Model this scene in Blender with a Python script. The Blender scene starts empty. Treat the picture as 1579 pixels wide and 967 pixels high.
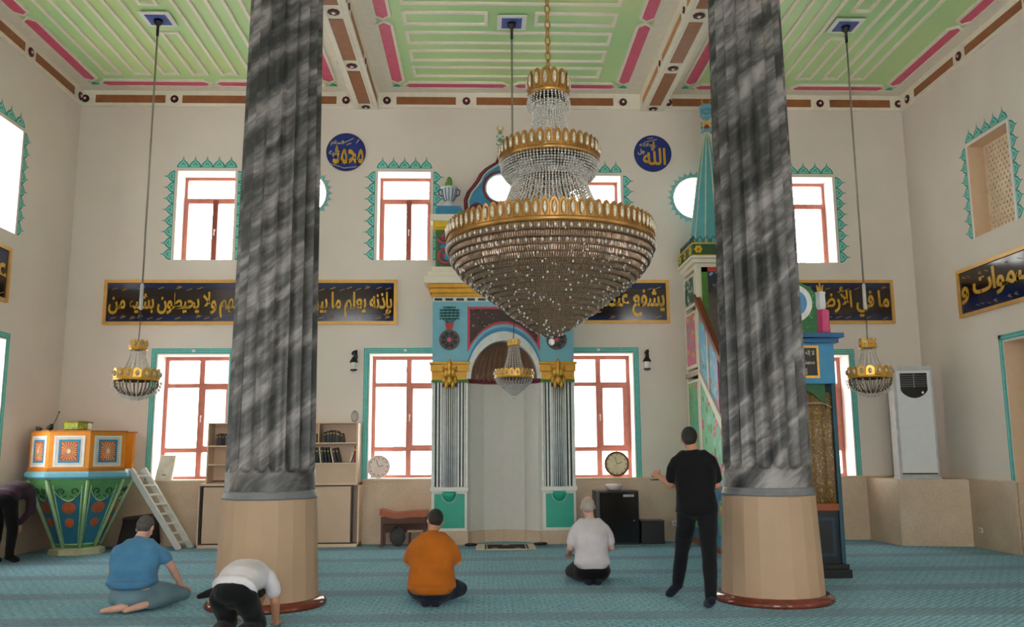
import bpy, bmesh, math, random, unicodedata
from mathutils import Vector, Matrix
from mathutils.geometry import delaunay_2d_cdt
random.seed(7)
PI = math.pi
sc = bpy.context.scene
COL = sc.collection
# ------------------------------------------------------------------ camera
F = 1350.0; W, H = 1579, 967
PITCH, YAW, ROLL = math.radians(8.98), math.radians(1.9), math.radians(.36)
CAMZ = 1.5
fw = Vector((math.sin(YAW)*math.cos(PITCH), math.cos(YAW)*math.cos(PITCH), math.sin(PITCH)))
rt = Vector((math.cos(YAW), -math.sin(YAW), 0)); up = rt.cross(fw)
cr, sr = math.cos(ROLL), math.sin(ROLL)
def ray(px, py):
    u, v = px-W/2, py-H/2
    x = u*cr - v*sr; y = v*cr + u*sr
    return fw + rt*x/F - up*y/F
def P(px, py, Y):
    "room point at distance Y seen at a pixel -> (X, Z)"
    r = ray(px, py); t = Y/r.y
    return r.x*t, CAMZ + r.z*t
cam_d = bpy.data.cameras.new('camera'); cam = bpy.data.objects.new('camera', cam_d); COL.objects.link(cam)
cam_d.sensor_fit = 'HORIZONTAL'; cam_d.sensor_width = 36; cam_d.lens = 36*F/W
cam_d.clip_start = .05; cam_d.clip_end = 300
# image x axis / y axis of the rolled camera in the room
# pixel offset (1,0) -> rt*cr - up*sr ; (0,-1) -> rt*sr + up*cr
xa = (rt*cr - up*sr).normalized(); ya = (rt*sr + up*cr).normalized(); za = -fw
M = Matrix((( xa.x, ya.x, za.x, 0), (xa.y, ya.y, za.y, 0), (xa.z, ya.z, za.z, CAMZ), (0, 0, 0, 1)))
cam.matrix_world = M
sc.camera = cam
# ------------------------------------------------------------------ materials
def srgb(r, g, b):
    f = lambda c: (c/255/12.92) if c/255 <= .04045 else ((c/255+.055)/1.055)**2.4
    return (f(r), f(g), f(b), 1)
class NT:
    def __init__(s, name):
        s.m = bpy.data.materials.new(name); s.m.use_nodes = True
        s.t = s.m.node_tree; s.b = s.t.nodes['Principled BSDF']
        s.co = s.n('ShaderNodeTexCoord').outputs['Object']
    def n(s, ty, **kw):
        x = s.t.nodes.new(ty)
        for k, v in kw.items():
            if k.startswith('i_'): x.inputs[k[2:].replace('_', ' ')].default_value = v
            else: setattr(x, k, v)
        return x
    def l(s, a, b): s.t.links.new(a, b)
    def mapping(s, scale=(1, 1, 1), rot=(0, 0, 0), src=None):
        x = s.n('ShaderNodeMapping'); x.inputs['Scale'].default_value = scale; x.inputs['Rotation'].default_value = rot
        s.l(src or s.co, x.inputs['Vector']); return x.outputs['Vector']
    def noise(s, scale, detail=3, vec=None, dist=0):
        x = s.n('ShaderNodeTexNoise'); x.inputs['Scale'].default_value = scale; x.inputs['Detail'].default_value = detail
        x.inputs['Distortion'].default_value = dist
        s.l(vec or s.co, x.inputs['Vector']); return x.outputs['Fac']
    def ramp(s, fac, stops, interp='LINEAR'):
        x = s.n('ShaderNodeValToRGB'); cr_ = x.color_ramp; cr_.interpolation = interp
        while len(cr_.elements) < len(stops): cr_.elements.new(.5)
        for e, (p, c) in zip(cr_.elements, stops): e.position = p; e.color = c
        s.l(fac, x.inputs['Fac']); return x.outputs['Color']
    def mix(s, fac, a, b, mode='MIX'):
        x = s.n('ShaderNodeMix', data_type='RGBA', blend_type=mode)
        for k, v in ((0, fac), (6, a), (7, b)):
            if hasattr(v, 'links'): s.l(v, x.inputs[k])
            else: x.inputs[k].default_value = v
        return x.outputs[2]
    def math(s, op, a, b=0, c=0):
        x = s.n('ShaderNodeMath', operation=op)
        for k, v in enumerate((a, b, c)):
            if hasattr(v, 'links'): s.l(v, x.inputs[k])
            else: x.inputs[k].default_value = v
        return x.outputs[0]
    def bump(s, h, strength=.3, dist=.01):
        x = s.n('ShaderNodeBump'); x.inputs['Strength'].default_value = strength; x.inputs['Distance'].default_value = dist
        s.l(h, x.inputs['Height']); s.l(x.outputs['Normal'], s.b.inputs['Normal'])
    def out(s, col=None, rough=.6, metal=0, spec=.5):
        if col is not None: s.l(col, s.b.inputs['Base Color'])
        s.b.inputs['Roughness'].default_value = rough; s.b.inputs['Metallic'].default_value = metal
        s.b.inputs['Specular IOR Level'].default_value = spec
        return s.m
def mul(c, k): return (min(1, c[0]*k), min(1, c[1]*k), min(1, c[2]*k), 1)
MT = {}
def pm(name, rgb, rough=.6, metal=0, var=.12, scale=9, bump=0, spec=.5):
    "plain surface with a little procedural wear"
    if name in MT: return MT[name]
    t = NT(name); c = srgb(*rgb)
    f = t.noise(scale, 4)
    col = t.ramp(f, [(.3, mul(c, 1-var)), (.7, mul(c, 1+var))])
    if bump: t.bump(t.noise(scale*6, 3), bump)
    MT[name] = t.out(col, rough, metal, spec); return MT[name]
plaster = pm('plaster', (230, 219, 209), .85, var=.03, scale=1.3, bump=.03, spec=.2)
reveal_m = pm('reveal_plaster', (250, 246, 244), .8, var=.02, scale=2, spec=.2)
cream = pm('cream_paint', (240, 232, 214), .5, var=.04)
white_p = pm('white_paint', (236, 234, 228), .45, var=.03)
pink = pm('pink_paint', (222, 88, 122), .45, var=.08)
green_c = None
brown_p = pm('brown_panel', (156, 98, 58), .45, var=.12)
orange_br = pm('orange_edge', (205, 140, 70), .45)
dk_red = pm('dark_red_paint', (120, 22, 30), .4)
teal = pm('teal_paint', (74, 176, 172), .55, var=.18, scale=14)
teal_l = pm('teal_light', (132, 216, 200), .6, var=.1, scale=20)
teal_d = pm('teal_outline', (48, 150, 142), .6)
bluegrey = pm('bluegrey_leaf', (120, 150, 165), .6)
frame_br = pm('window_wood', (184, 112, 94), .4, var=.12)
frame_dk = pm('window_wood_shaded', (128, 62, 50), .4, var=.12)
gold = pm('gold_leaf', (222, 172, 76), .3, .6, var=.2, scale=14)
gold_p = pm('gold_paint', (214, 158, 40), .4, .2, var=.12)
gold_fr = pm('gold_frame', (222, 172, 92), .4, .25, var=.08)
brass = pm('antique_brass', (172, 126, 66), .32, .6, var=.2)
black = pm('black_paint', (16, 16, 18), .4)
black_gl = pm('black_gloss', (12, 12, 14), .15)
blue_l = pm('light_blue_paint', (120, 186, 206), .45, var=.05)
blue_m = pm('mid_blue_paint', (52, 138, 182), .45, var=.08)
blue_d = pm('deep_blue_paint', (22, 92, 140), .45, var=.1)
green_p = pm('green_paint', (34, 172, 146), .4, var=.05)
green_k = pm('dark_green_paint', (22, 90, 44), .45, var=.15)
green_f = pm('leaf_green_paint', (70, 130, 34), .45, var=.2)
orange_p = pm('orange_paint', (232, 150, 50), .4, var=.07)
orange_d = pm('burnt_orange', (205, 100, 30), .4, var=.12)
red_p = pm('red_paint', (190, 40, 48), .4)
yellow_p = pm('yellow_paint', (226, 186, 40), .4)
metal_g = pm('grey_metal', (150, 150, 150), .4, .6)
wood_red = pm('red_brown_wood', (128, 60, 38), .3, var=.15)
def mat_ceiling():
    t = NT('ceiling_green')
    f = t.noise(.45, 3)
    col = t.ramp(f, [(.35, srgb(178, 222, 158)), (.65, srgb(206, 228, 156))])
    return t.out(col, .42, 0, .5)
green_c = mat_ceiling()
def mat_dado():
    t = NT('beige_stone')
    f = t.noise(2.2, 5); g = t.noise(30, 2)
    col = t.ramp(f, [(.3, srgb(202, 174, 148)), (.7, srgb(220, 196, 170))])
    col = t.mix(.12, col, t.ramp(g, [(.4, srgb(150, 128, 104)), (.6, srgb(220, 204, 180))]))
    return t.out(col, .4, 0, .4)
dado_m = mat_dado()
def mat_marble():
    t = NT('grey_painted_marble')
    v = t.mapping((3.1, 1.8, .85), (0, 0, 0), t.mapping((1, 1, 1), (0, math.radians(-48), 0)))
    f = t.noise(1.25, 8, v, .9)
    v2 = t.mapping((15, 8, 2.2), (0, 0, 0), t.mapping((1, 1, 1), (0, math.radians(-50), 0)))
    g = t.noise(1.3, 4, v2, .6)
    h = t.math('ADD', t.math('MULTIPLY', f, .74), t.math('MULTIPLY', g, .26))
    col = t.ramp(h, [(.40, srgb(46, 46, 47)), (.47, srgb(70, 69, 69)), (.53, srgb(98, 95, 95)), (.62, srgb(146, 140, 140))])
    t.bump(g, .12)
    return t.out(col, .38, 0, .5)
marble = mat_marble()
def mat_carpet():
    t = NT('teal_prayer_carpet')
    sep = t.n('ShaderNodeSeparateXYZ'); t.l(t.co, sep.inputs[0])
    v = t.mapping((1, 1, 1), (0, 0, math.radians(0)))
    br = t.n('ShaderNodeTexBrick'); t.l(v, br.inputs['Vector'])
    br.inputs['Scale'].default_value = 5.5; br.inputs['Brick Width'].default_value = .62; br.inputs['Row Height'].default_value = .5
    br.inputs['Mortar Size'].default_value = .06; br.inputs['Mortar Smooth'].default_value = .3
    br.inputs['Color1'].default_value = srgb(146, 194, 214); br.inputs['Color2'].default_value = srgb(124, 176, 202)
    br.inputs['Mortar'].default_value = srgb(58, 98, 122)
    n1 = t.noise(26, 3)
    col = t.mix(.5, br.outputs['Color'], t.ramp(n1, [(.35, srgb(92, 142, 162)), (.65, srgb(190, 220, 226))]))
    # a fine diagonal weave
    wv = t.n('ShaderNodeTexWave'); wv.inputs['Scale'].default_value = 5.2; wv.inputs['Distortion'].default_value = 3.5; wv.inputs['Detail Scale'].default_value = 6; t.l(t.mapping((1, 1, 1), (0, 0, .78)), wv.inputs['Vector'])
    col = t.mix(t.math('MULTIPLY', t.math('LESS_THAN', wv.outputs['Fac'], .26), .6), col, srgb(62, 100, 128))
    # the prayer rows: a patterned band every 1.47 m
    ph = t.math('FRACT', t.math('DIVIDE', t.math('ADD', sep.outputs['Y'], 1.47*10-8.40+.20), 1.47))
    band = t.math('LESS_THAN', ph, .27)
    br2 = t.n('ShaderNodeTexBrick'); t.l(t.mapping((1, 1, 1)), br2.inputs['Vector'])
    br2.inputs['Scale'].default_value = 9; br2.inputs['Brick Width'].default_value = .8; br2.inputs['Row Height'].default_value = .55
    br2.inputs['Mortar Size'].default_value = .09
    br2.inputs['Color1'].default_value = srgb(150, 142, 150); br2.inputs['Color2'].default_value = srgb(110, 150, 162)
    br2.inputs['Mortar'].default_value = srgb(66, 62, 84)
    bc = t.mix(.35, br2.outputs['Color'], t.ramp(t.noise(34, 2), [(.4, srgb(112, 44, 66)), (.6, srgb(170, 190, 198))]))
    wz = t.n('ShaderNodeTexWave'); wz.inputs['Scale'].default_value = 3.4; wz.inputs['Distortion'].default_value = 6; wz.inputs['Detail Scale'].default_value = 4; t.l(t.mapping((1, 2.2, 1), (0, 0, .5)), wz.inputs['Vector'])
    zz_ = t.math('LESS_THAN', t.math('ABSOLUTE', t.math('SUBTRACT', wz.outputs['Fac'], .5)), .24)
    col = t.mix(t.math('MULTIPLY', band, .5), col, srgb(108, 108, 134))
    col = t.mix(t.math('MULTIPLY', t.math('MULTIPLY', band, zz_), .7), col, bc)
    big = t.noise(.6, 2)
    col = t.mix(.25, col, t.ramp(big, [(.35, srgb(118, 170, 188)), (.65, srgb(156, 202, 214))]))
    t.bump(t.noise(120, 2), .4, .006)
    return t.out(col, .95, 0, .1)
carpet = mat_carpet()
def mat_glass():
    t = NT('window_glass')
    t.t.nodes.remove(t.b)
    tr = t.n('ShaderNodeBsdfTransparent'); gl = t.n('ShaderNodeBsdfGlossy'); gl.inputs['Roughness'].default_value = .05
    tr.inputs['Color'].default_value = (.95, .97, .97, 1)
    mx = t.n('ShaderNodeMixShader'); mx.inputs[0].default_value = .06
    t.l(tr.outputs[0], mx.inputs[1]); t.l(gl.outputs[0], mx.inputs[2])
    t.l(mx.outputs[0], t.t.nodes['Material Output'].inputs['Surface'])
    return t.m
glass = mat_glass()
def mat_crystal(name, rgb, tr=.35, rough=.12, metal=0):
    t = NT(name); c = srgb(*rgb)
    f = t.n('ShaderNodeTexVoronoi'); f.inputs['Scale'].default_value = 60; t.l(t.co, f.inputs['Vector'])
    col = t.ramp(f.outputs['Distance'], [(.1, mul(c, 1.5)), (.6, mul(c, .75))])
    t.b.inputs['Transmission Weight'].default_value = tr; t.b.inputs['IOR'].default_value = 1.5
    return t.out(col, rough, metal, .9)
crystal = mat_crystal('clear_crystal', (236, 228, 218), .12, .1)
crystal_b = mat_crystal('smoky_crystal', (152, 122, 96), .12, .2, .3)
amber = mat_crystal('amber_crystal', (246, 226, 198), .35, .08, .1)
def mat_flower(name, base, cols, scale=7, seed=0.):
    "folk painted flowers: voronoi petals over a base colour"
    t = NT(name)
    v = t.mapping((1, 1, 1)); mp = v.node; mp.inputs['Location'].default_value = (seed, seed, seed)
    nz = t.n('ShaderNodeTexNoise'); nz.inputs['Scale'].default_value = scale*.8; t.l(v, nz.inputs['Vector'])
    add = t.n('ShaderNodeVectorMath', operation='MULTIPLY_ADD'); t.l(nz.outputs['Color'], add.inputs[0])
    add.inputs[1].default_value = (.12, .12, .12); t.l(v, add.inputs[2])
    vo = t.n('ShaderNodeTexVoronoi'); vo.inputs['Scale'].default_value = scale; t.l(add.outputs[0], vo.inputs['Vector'])
    sp = t.n('ShaderNodeSeparateColor'); t.l(vo.outputs['Color'], sp.inputs[0])
    n = len(cols)
    cc = t.ramp(sp.outputs[0], [(i/n, srgb(*c)) for i, c in enumerate(cols)], 'CONSTANT')
    mask = t.math('LESS_THAN', vo.outputs['Distance'], .42)
    col = t.mix(mask, srgb(*base), cc)
    core = t.math('LESS_THAN', vo.outputs['Distance'], .12)
    col = t.mix(core, col, srgb(235, 215, 120))
    return t.out(col, .5)
fl_green = mat_flower('floral_on_green', (120, 196, 150), [(90, 180, 210), (70, 160, 90), (215, 80, 120), (140, 210, 190), (60, 140, 80)], 5.5)
fl_blue = mat_flower('floral_on_blue', (120, 190, 225), [(215, 110, 150), (150, 205, 235), (90, 160, 110), (190, 140, 200), (120, 190, 225)], 8, 3.1)
fl_pink = mat_flower('floral_on_pink', (214, 120, 150), [(110, 190, 160), (235, 190, 60), (70, 170, 190), (220, 90, 110)], 9, 5.7)
fl_mix = mat_flower('floral_strip', (90, 175, 120), [(230, 180, 60), (210, 90, 110), (60, 150, 180), (90, 175, 120)], 10, 8.2)
scroll_red = mat_flower('carved_dark_scroll', (62, 34, 34), [(30, 46, 40), (110, 40, 52), (50, 30, 30), (20, 30, 28)], 14, 1.2)
kaaba = mat_flower('gold_embroidery', (116, 90, 54), [(178, 132, 60), (120, 92, 46), (150, 110, 50), (176, 164, 140), (96, 74, 44)], 40, 2.2)
def mat_cloth(name, rgb, rough=.85, var=.12):
    t = NT(name); c = srgb(*rgb)
    col = t.ramp(t.noise(5, 4), [(.3, mul(c, 1-var)), (.7, mul(c, 1+var))])
    t.bump(t.noise(7, 3, None, .5), .35, .03)
    t.b.inputs['Sheen Weight'].default_value = .08
    return t.out(col, rough, 0, .2)
skin = pm('skin', (190, 132, 104), .5, var=.06, scale=12)
skin_l = pm('pale_skin', (214, 166, 148), .5, var=.06, scale=12)
# ------------------------------------------------------------------ mesh builder
class MB:
    def __init__(s): s.v = []; s.f = []; s.mi = []; s.sm = []
    def add(s, vs, fs, m=0, smooth=False):
        o = len(s.v); s.v += [tuple(v) for v in vs]
        for f in fs: s.f.append([o+i for i in f]); s.mi.append(m); s.sm.append(smooth)
        return s
    def box(s, x0, x1, y0, y1, z0, z1, m=0):
        x0, x1 = sorted((x0, x1)); y0, y1 = sorted((y0, y1)); z0, z1 = sorted((z0, z1))
        return s.add([(x, y, z) for z in (z0, z1) for y in (y0, y1) for x in (x0, x1)],
              [(0, 2, 3, 1), (4, 5, 7, 6), (0, 1, 5, 4), (2, 6, 7, 3), (0, 4, 6, 2), (1, 3, 7, 5)], m)
    def hexa(s, a, b, m=0):
        "two quads (4 points each) joined"
        return s.add(list(a)+list(b), [(3, 2, 1, 0), (4, 5, 6, 7)]+[(i, (i+1) % 4, 4+(i+1) % 4, 4+i) for i in range(4)], m)
    def prism(s, poly, mp, d0, d1, m=0, holes=(), mside=None):
        ms = m if mside is None else mside
        loops = [list(poly)]+[list(h) for h in holes]
        vs = []; es = []
        for lp in loops:
            o = len(vs); vs += [Vector(p) for p in lp]
            es += [(o+i, o+(i+1) % len(lp)) for i in range(len(lp))]
        if holes or len(poly) > 4:
            ov, oe, of, *_ = delaunay_2d_cdt(vs, es, [], 1 if not holes else 1, 1e-6)
            def inside(p, lp):
                c = False; n = len(lp)
                for i in range(n):
                    x1, y1 = lp[i]; x2, y2 = lp[(i+1) % n]
                    if (y1 > p[1]) != (y2 > p[1]) and p[0] < (x2-x1)*(p[1]-y1)/(y2-y1)+x1: c = not c
                return c
            fs = []
            for f in of:
                c = sum((ov[i] for i in f), Vector((0, 0)))/len(f)
                if inside(c, loops[0]) and not any(inside(c, h) for h in loops[1:]): fs.append(tuple(f))
        else:
            ov = vs; fs = [tuple(range(len(vs)))]
        s.add([mp(v[0], v[1], d0) for v in ov], fs, m)
        s.add([mp(v[0], v[1], d1) for v in ov], [tuple(reversed(f)) for f in fs], m)
        for lp in loops:
            n = len(lp)
            s.add([mp(p[0], p[1], d0) for p in lp]+[mp(p[0], p[1], d1) for p in lp],
                  [(i, (i+1) % n, n+(i+1) % n, n+i) for i in range(n)], ms)
        return s
    def lathe(s, prof, c=(0, 0), n=24, m=0, smooth=True, a0=0, a1=2*PI, sx=1, sy=1, ph=0):
        full = abs(a1-a0-2*PI) < 1e-6; k = n if full else n+1
        vs = []
        for r, z in prof:
            for i in range(k):
                a = a0+(a1-a0)*i/n+ph; vs.append((c[0]+r*math.cos(a)*sx, c[1]+r*math.sin(a)*sy, z))
        fs = []
        for j in range(len(prof)-1):
            for i in range(n):
                i2 = (i+1) % k
                fs.append((j*k+i, j*k+i2, (j+1)*k+i2, (j+1)*k+i))
        if prof[0][0] > 1e-4: fs.append(tuple(reversed(range(k))))
        if prof[-1][0] > 1e-4: fs.append(tuple((len(prof)-1)*k+i for i in range(k)))
        return s.add(vs, fs, m, smooth)
    def ell(s, c, r, n=12, k=8, m=0, ax=None):
        if not hasattr(r, '__len__'): r = (r, r, r)
        vs = []; c = Vector(c)
        A = ax or (Vector((1, 0, 0)), Vector((0, 1, 0)), Vector((0, 0, 1)))
        def pt(a, b): return c+A[0]*(r[0]*math.cos(a)*math.sin(b))+A[1]*(r[1]*math.sin(a)*math.sin(b))+A[2]*(r[2]*-math.cos(b))
        vs.append(pt(0, 0))
        for j in range(1, k):
            for i in range(n): vs.append(pt(2*PI*i/n, PI*j/k))
        vs.append(pt(0, PI)); fs = []
        for i in range(n): fs.append((0, 1+(i+1) % n, 1+i)); fs.append((len(vs)-1, 1+(k-2)*n+i, 1+(k-2)*n+(i+1) % n))
        for j in range(k-2):
            for i in range(n): a = 1+j*n+i; b = 1+j*n+(i+1) % n; fs.append((a, b, b+n, a+n))
        return s.add(vs, fs, m, True)
    def octa(s, c, r, h=None, m=0):
        h = h or r; x, y, z = c
        return s.add([(x+r, y, z), (x, y+r, z), (x-r, y, z), (x, y-r, z), (x, y, z+h), (x, y, z-h)],
                     [(0, 1, 4), (1, 2, 4), (2, 3, 4), (3, 0, 4), (1, 0, 5), (2, 1, 5), (3, 2, 5), (0, 3, 5)], m)
    def tube(s, pts, r, n=8, m=0, closed=False, cap=True):
        pts = [Vector(p) for p in pts]; N = len(pts); rs = r if hasattr(r, '__len__') else [r]*N
        vs = []; nrm = None
        for i, p in enumerate(pts):
            if closed: t = pts[(i+1) % N]-pts[i-1]
            else: t = pts[min(i+1, N-1)]-pts[max(i-1, 0)]
            t = t.normalized() if t.length > 1e-9 else Vector((0, 0, 1))
            if nrm is None: nrm = t.orthogonal().normalized()
            else:
                nrm = nrm-t*nrm.dot(t); nrm = nrm.normalized() if nrm.length > 1e-6 else t.orthogonal().normalized()
            b = t.cross(nrm)
            for k in range(n): a = 2*PI*k/n; vs.append(p+(nrm*math.cos(a)+b*math.sin(a))*rs[i])
        fs = []
        for i in range(N if closed else N-1):
            for k in range(n): a = i*n+k; b = i*n+(k+1) % n; i2 = ((i+1) % N)*n; fs.append((a, b, i2+(k+1) % n, i2+k))
        if not closed and cap: fs.append(tuple(reversed(range(n)))); fs.append(tuple((N-1)*n+k for k in range(n)))
        return s.add(vs, fs, m, True)
    def limb(s, pts, rs, n=14, flat=None):
        "tapered limb with round ends"
        pts = [Vector(p) for p in pts]; P2 = []; R2 = []
        d0 = (pts[1]-pts[0]).normalized(); d1 = (pts[-1]-pts[-2]).normalized()
        for a in (0.1, .5, .8): P2.append(pts[0]-d0*rs[0]*math.cos(a*PI/2)); R2.append(rs[0]*math.sin(a*PI/2))
        for p, r in zip(pts, rs): P2.append(p); R2.append(r)
        for a in (.8, .5, .1): P2.append(pts[-1]+d1*rs[-1]*math.cos(a*PI/2)); R2.append(rs[-1]*math.sin(a*PI/2))
        return s.tube(P2, R2, n)
    def loft(s, secs, n=20):
        "secs: (centre, half-width vector, half-depth vector); superellipse, closed"
        vs = []
        C = [(Vector(c), Vector(u), Vector(v)) for c, u, v in secs]
        d = (C[1][0]-C[0][0]).normalized(); e = (C[-1][0]-C[-2][0]).normalized()
        k0 = C[0][2].length*.5; k1 = C[-1][2].length*.5
        C = [(C[0][0]-d*k0, C[0][1]*.35, C[0][2]*.35), (C[0][0]-d*k0*.7, C[0][1]*.75, C[0][2]*.75)]+C+[(C[-1][0]+e*k1*.7, C[-1][1]*.75, C[-1][2]*.75), (C[-1][0]+e*k1, C[-1][1]*.35, C[-1][2]*.35)]
        for c, u, v in C:
            for k in range(n):
                a = 2*PI*k/n; x = math.copysign(abs(math.cos(a))**.82, math.cos(a)); y = math.copysign(abs(math.sin(a))**.82, math.sin(a))
                vs.append(c+u*x+v*y)
        fs = []
        for i in range(len(C)-1):
            for k in range(n): a = i*n+k; b = i*n+(k+1) % n; fs.append((a, b, b+n, a+n))
        fs.append(tuple(reversed(range(n)))); fs.append(tuple((len(C)-1)*n+k for k in range(n)))
        return s.add(vs, fs, 0, True)
    def build(s, name, mats, parent=None, bevel=0, loc=None, rot=None):
        me = bpy.data.meshes.new(name); me.from_pydata(s.v, [], s.f)
        if not isinstance(mats, (list, tuple)): mats = [mats]
        for m in mats: me.materials.append(m)
        me.polygons.foreach_set('material_index', s.mi); me.polygons.foreach_set('use_smooth', s.sm)
        bm = bmesh.new(); bm.from_mesh(me); bmesh.ops.recalc_face_normals(bm, faces=bm.faces); bm.to_mesh(me); bm.free()
        me.update()
        o = bpy.data.objects.new(name, me); COL.objects.link(o)
        if parent is not None: o.parent = parent; o.matrix_parent_inverse = PINV.get(parent.name, Matrix())
        if loc: o.location = loc
        if rot: o.rotation_euler = rot
        if bevel:
            b = o.modifiers.new('bevel', 'BEVEL'); b.width = bevel; b.segments = 2; b.limit_method = 'ANGLE'; b.angle_limit = .7
        return o
PINV = {}
def tag(o, label, cat, group=None, kind=None):
    o['label'] = label; o['category'] = cat
    if group: o['group'] = group
    if kind: o['kind'] = kind
    return o
def thing(name, label, cat, loc, group=None):
    "an Empty at the base; parts are written in room coordinates"
    o = bpy.data.objects.new(name, None); COL.objects.link(o); o.location = loc; o.empty_display_size = .1
    PINV[o.name] = Matrix.Translation(loc).inverted()
    return tag(o, label, cat, group)
def struct(o): o['kind'] = 'structure'; return o
def sempty(name, loc=(0, 0, 0)):
    o = bpy.data.objects.new(name, None); COL.objects.link(o); o.location = loc; o['kind'] = 'structure'
    PINV[o.name] = Matrix.Translation(loc).inverted(); return o
def copy_tree(o, delta, parent=None):
    c = o.copy(); COL.objects.link(c)
    if parent is None: c.location = Vector(o.location)+Vector(delta)
    else: c.parent = parent
    for ch in [x for x in bpy.data.objects if x.parent == o]: copy_tree(ch, delta, c)
    return c
mY = lambda a, b, d: (a, d, b)      # shapes drawn in X,Z with depth along Y
mX = lambda a, b, d: (d, a, b)      # shapes drawn in Y,Z with depth along X
mZ = lambda a, b, d: (a, b, d)
def circ(cx, cy, r, n=32, ry=None): return [(cx+r*math.cos(2*PI*i/n), cy+(ry or r)*math.sin(2*PI*i/n)) for i in range(n)]
def rect(a0, a1, b0, b1): return [(a0, b0), (a1, b0), (a1, b1), (a0, b1)]
# ------------------------------------------------------------------ Arabic lettering
FORMS = {}
for cp in list(range(0xFE70, 0xFEFD)):
    d = unicodedata.decomposition(chr(cp)).split()
    if len(d) == 2: FORMS[(chr(int(d[1], 16)), d[0])] = chr(cp)
    elif len(d) == 3 and d[0] in ('<isolated>', '<final>'): FORMS[(chr(int(d[1], 16))+chr(int(d[2], 16)), d[0])] = chr(cp)
NOJOIN = set('اأإآدذرزوةىء')
def shape(s):
    u = []; i = 0
    while i < len(s):
        if s[i] == 'ل' and i+1 < len(s) and s[i+1] in 'اأإآ': u.append(s[i:i+2]); i += 2
        else: u.append(s[i]); i += 1
    out = []
    for k, c in enumerate(u):
        if c == ' ': out.append(' '); continue
        pj = k > 0 and u[k-1] != ' ' and u[k-1][-1] not in NOJOIN
        nj = c[-1] not in NOJOIN and k+1 < len(u) and u[k+1] != ' '
        f = '<medial>' if pj and nj else '<final>' if pj else '<initial>' if nj else '<isolated>'
        out.append(FORMS.get((c, f)) or FORMS.get((c, '<isolated>')) or c[0])
    return ''.join(reversed(out))
def lettering(text, name, box, mp, d, mat, parent, weight=.012, shaped=True, extr=.006):
    "raised letters filling box=(a0,a1,b0,b1)"
    cu = bpy.data.curves.new(name, 'FONT'); cu.body = shape(text) if shaped else text; cu.offset = weight; cu.resolution_u = 3
    cu.space_character = .92
    o = bpy.data.objects.new(name, cu); COL.objects.link(o)
    bpy.context.view_layer.update()
    me = bpy.data.meshes.new_from_object(o.evaluated_get(bpy.context.evaluated_depsgraph_get()))
    bpy.data.objects.remove(o); bpy.data.curves.remove(cu)
    xs = [v.co.x for v in me.vertices]; ys = [v.co.y for v in me.vertices]
    x0, x1, y0, y1 = min(xs), max(xs), min(ys), max(ys); a0, a1, b0, b1 = box
    mb = MB()
    q = [(a0+(v.co.x-x0)/(x1-x0)*(a1-a0), b0+(v.co.y-y0)/(y1-y0)*(b1-b0)) for v in me.vertices]
    fs = [tuple(p.vertices) for p in me.polygons]
    mb.add([mp(a, b, d) for a, b in q], fs); 
    # rim going back to the board
    ec = {}
    for f in fs:
        for i in range(len(f)): e = (f[i], f[(i+1) % len(f)]); ec[tuple(sorted(e))] = ec.get(tuple(sorted(e)), 0)+1
    o2 = len(mb.v); mb.v += [mp(a, b, d+extr) for a, b in q]
    for (i, j), c in ec.items():
        if c == 1: mb.f.append([i, j, o2+j, o2+i]); mb.mi.append(0); mb.sm.append(False)
    bpy.data.meshes.remove(me)
    return mb.build(name, mat, parent)
# ================================================================== ROOM
XL, XR, YB, ZC = -7.12, 7.65, 15.0, 7.9
YN = -2.5      # the hall goes on behind the camera; an added wall closes it to cut the light
WT = .55
# floor
fl = MB().box(XL-.6, XR+.7, YN, YB+.6, -.12, 0); struct(fl.build('floor', carpet))
# back wall
UW = [(-5.36, -4.36, 4.82, 6.42), (-1.86, -.93, 4.82, 6.42), (1.52, 2.45, 4.80, 6.36), (5.25, 6.28, 4.78, 6.35)]
LW = [(-5.53, -4.33, 1.06, 3.17), (-1.94, -.74, 1.06, 3.17), (1.40, 2.58, 1.04, 3.17), (5.20, 6.36, 1.03, 3.13)]
RW = [(-3.15, 6.02, .38), (.30, 6.08, .30), (3.77, 5.96, .37)]
holes = [rect(a, b, c, d) for a, b, c, d in UW+LW]+[circ(x, z, r) for x, z, r in RW]
arch_hole = [(-.3, .0)]+[(-.3, 2.7)]+[(.35-.65*math.cos(t), 2.7+.68*math.sin(t)) for t in [PI*i/12 for i in range(1, 12)]]+[(1.0, 2.7), (1.0, .0)]
outer = [(XL-.6, 0), (-.3, 0)]+arch_hole[1:-1]+[(1.0, 0), (XR+.7, 0), (XR+.7, ZC+.1), (XL-.6, ZC+.1)]
wb = MB().prism(outer, mY, YB, YB+WT, 0, holes, 1)
struct(wb.build('wall_back', [plaster, reveal_m]))
# side walls
LWU = (11.9, 13.2, 4.82, 6.45); LWL = (11.7, 13.2, 1.06, 3.2)
wl = MB().prism(rect(YN, YB, 0, ZC+.1), mX, XL, XL-.55, 0, [rect(*LWU), rect(*LWL), rect(5, 6.4, 1.06, 3.2), rect(5, 6.4, 4.82, 6.45), rect(0, 1.4, 1.06, 3.2), rect(0, 1.4, 4.82, 6.45)], 1)
struct(wl.build('wall_left', [plaster, reveal_m]))
RWU = (11.97, 13.03, 4.75, 6.22)
wr = MB().prism([(YN, 0), (11.3, 0), (11.3, 3.05), (12.55, 3.05), (12.55, 0), (YB, 0), (YB, ZC+.1), (YN, ZC+.1)], mX, XR, XR+.55, 0, [rect(*RWU), rect(4, 5.4, 1.06, 3.2), rect(0, 1.4, 1.06, 3.2)], 1)
struct(wr.build('wall_right', [plaster, pm('tan_reveal', (222, 190, 158), .7, var=.03)]))
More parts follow.
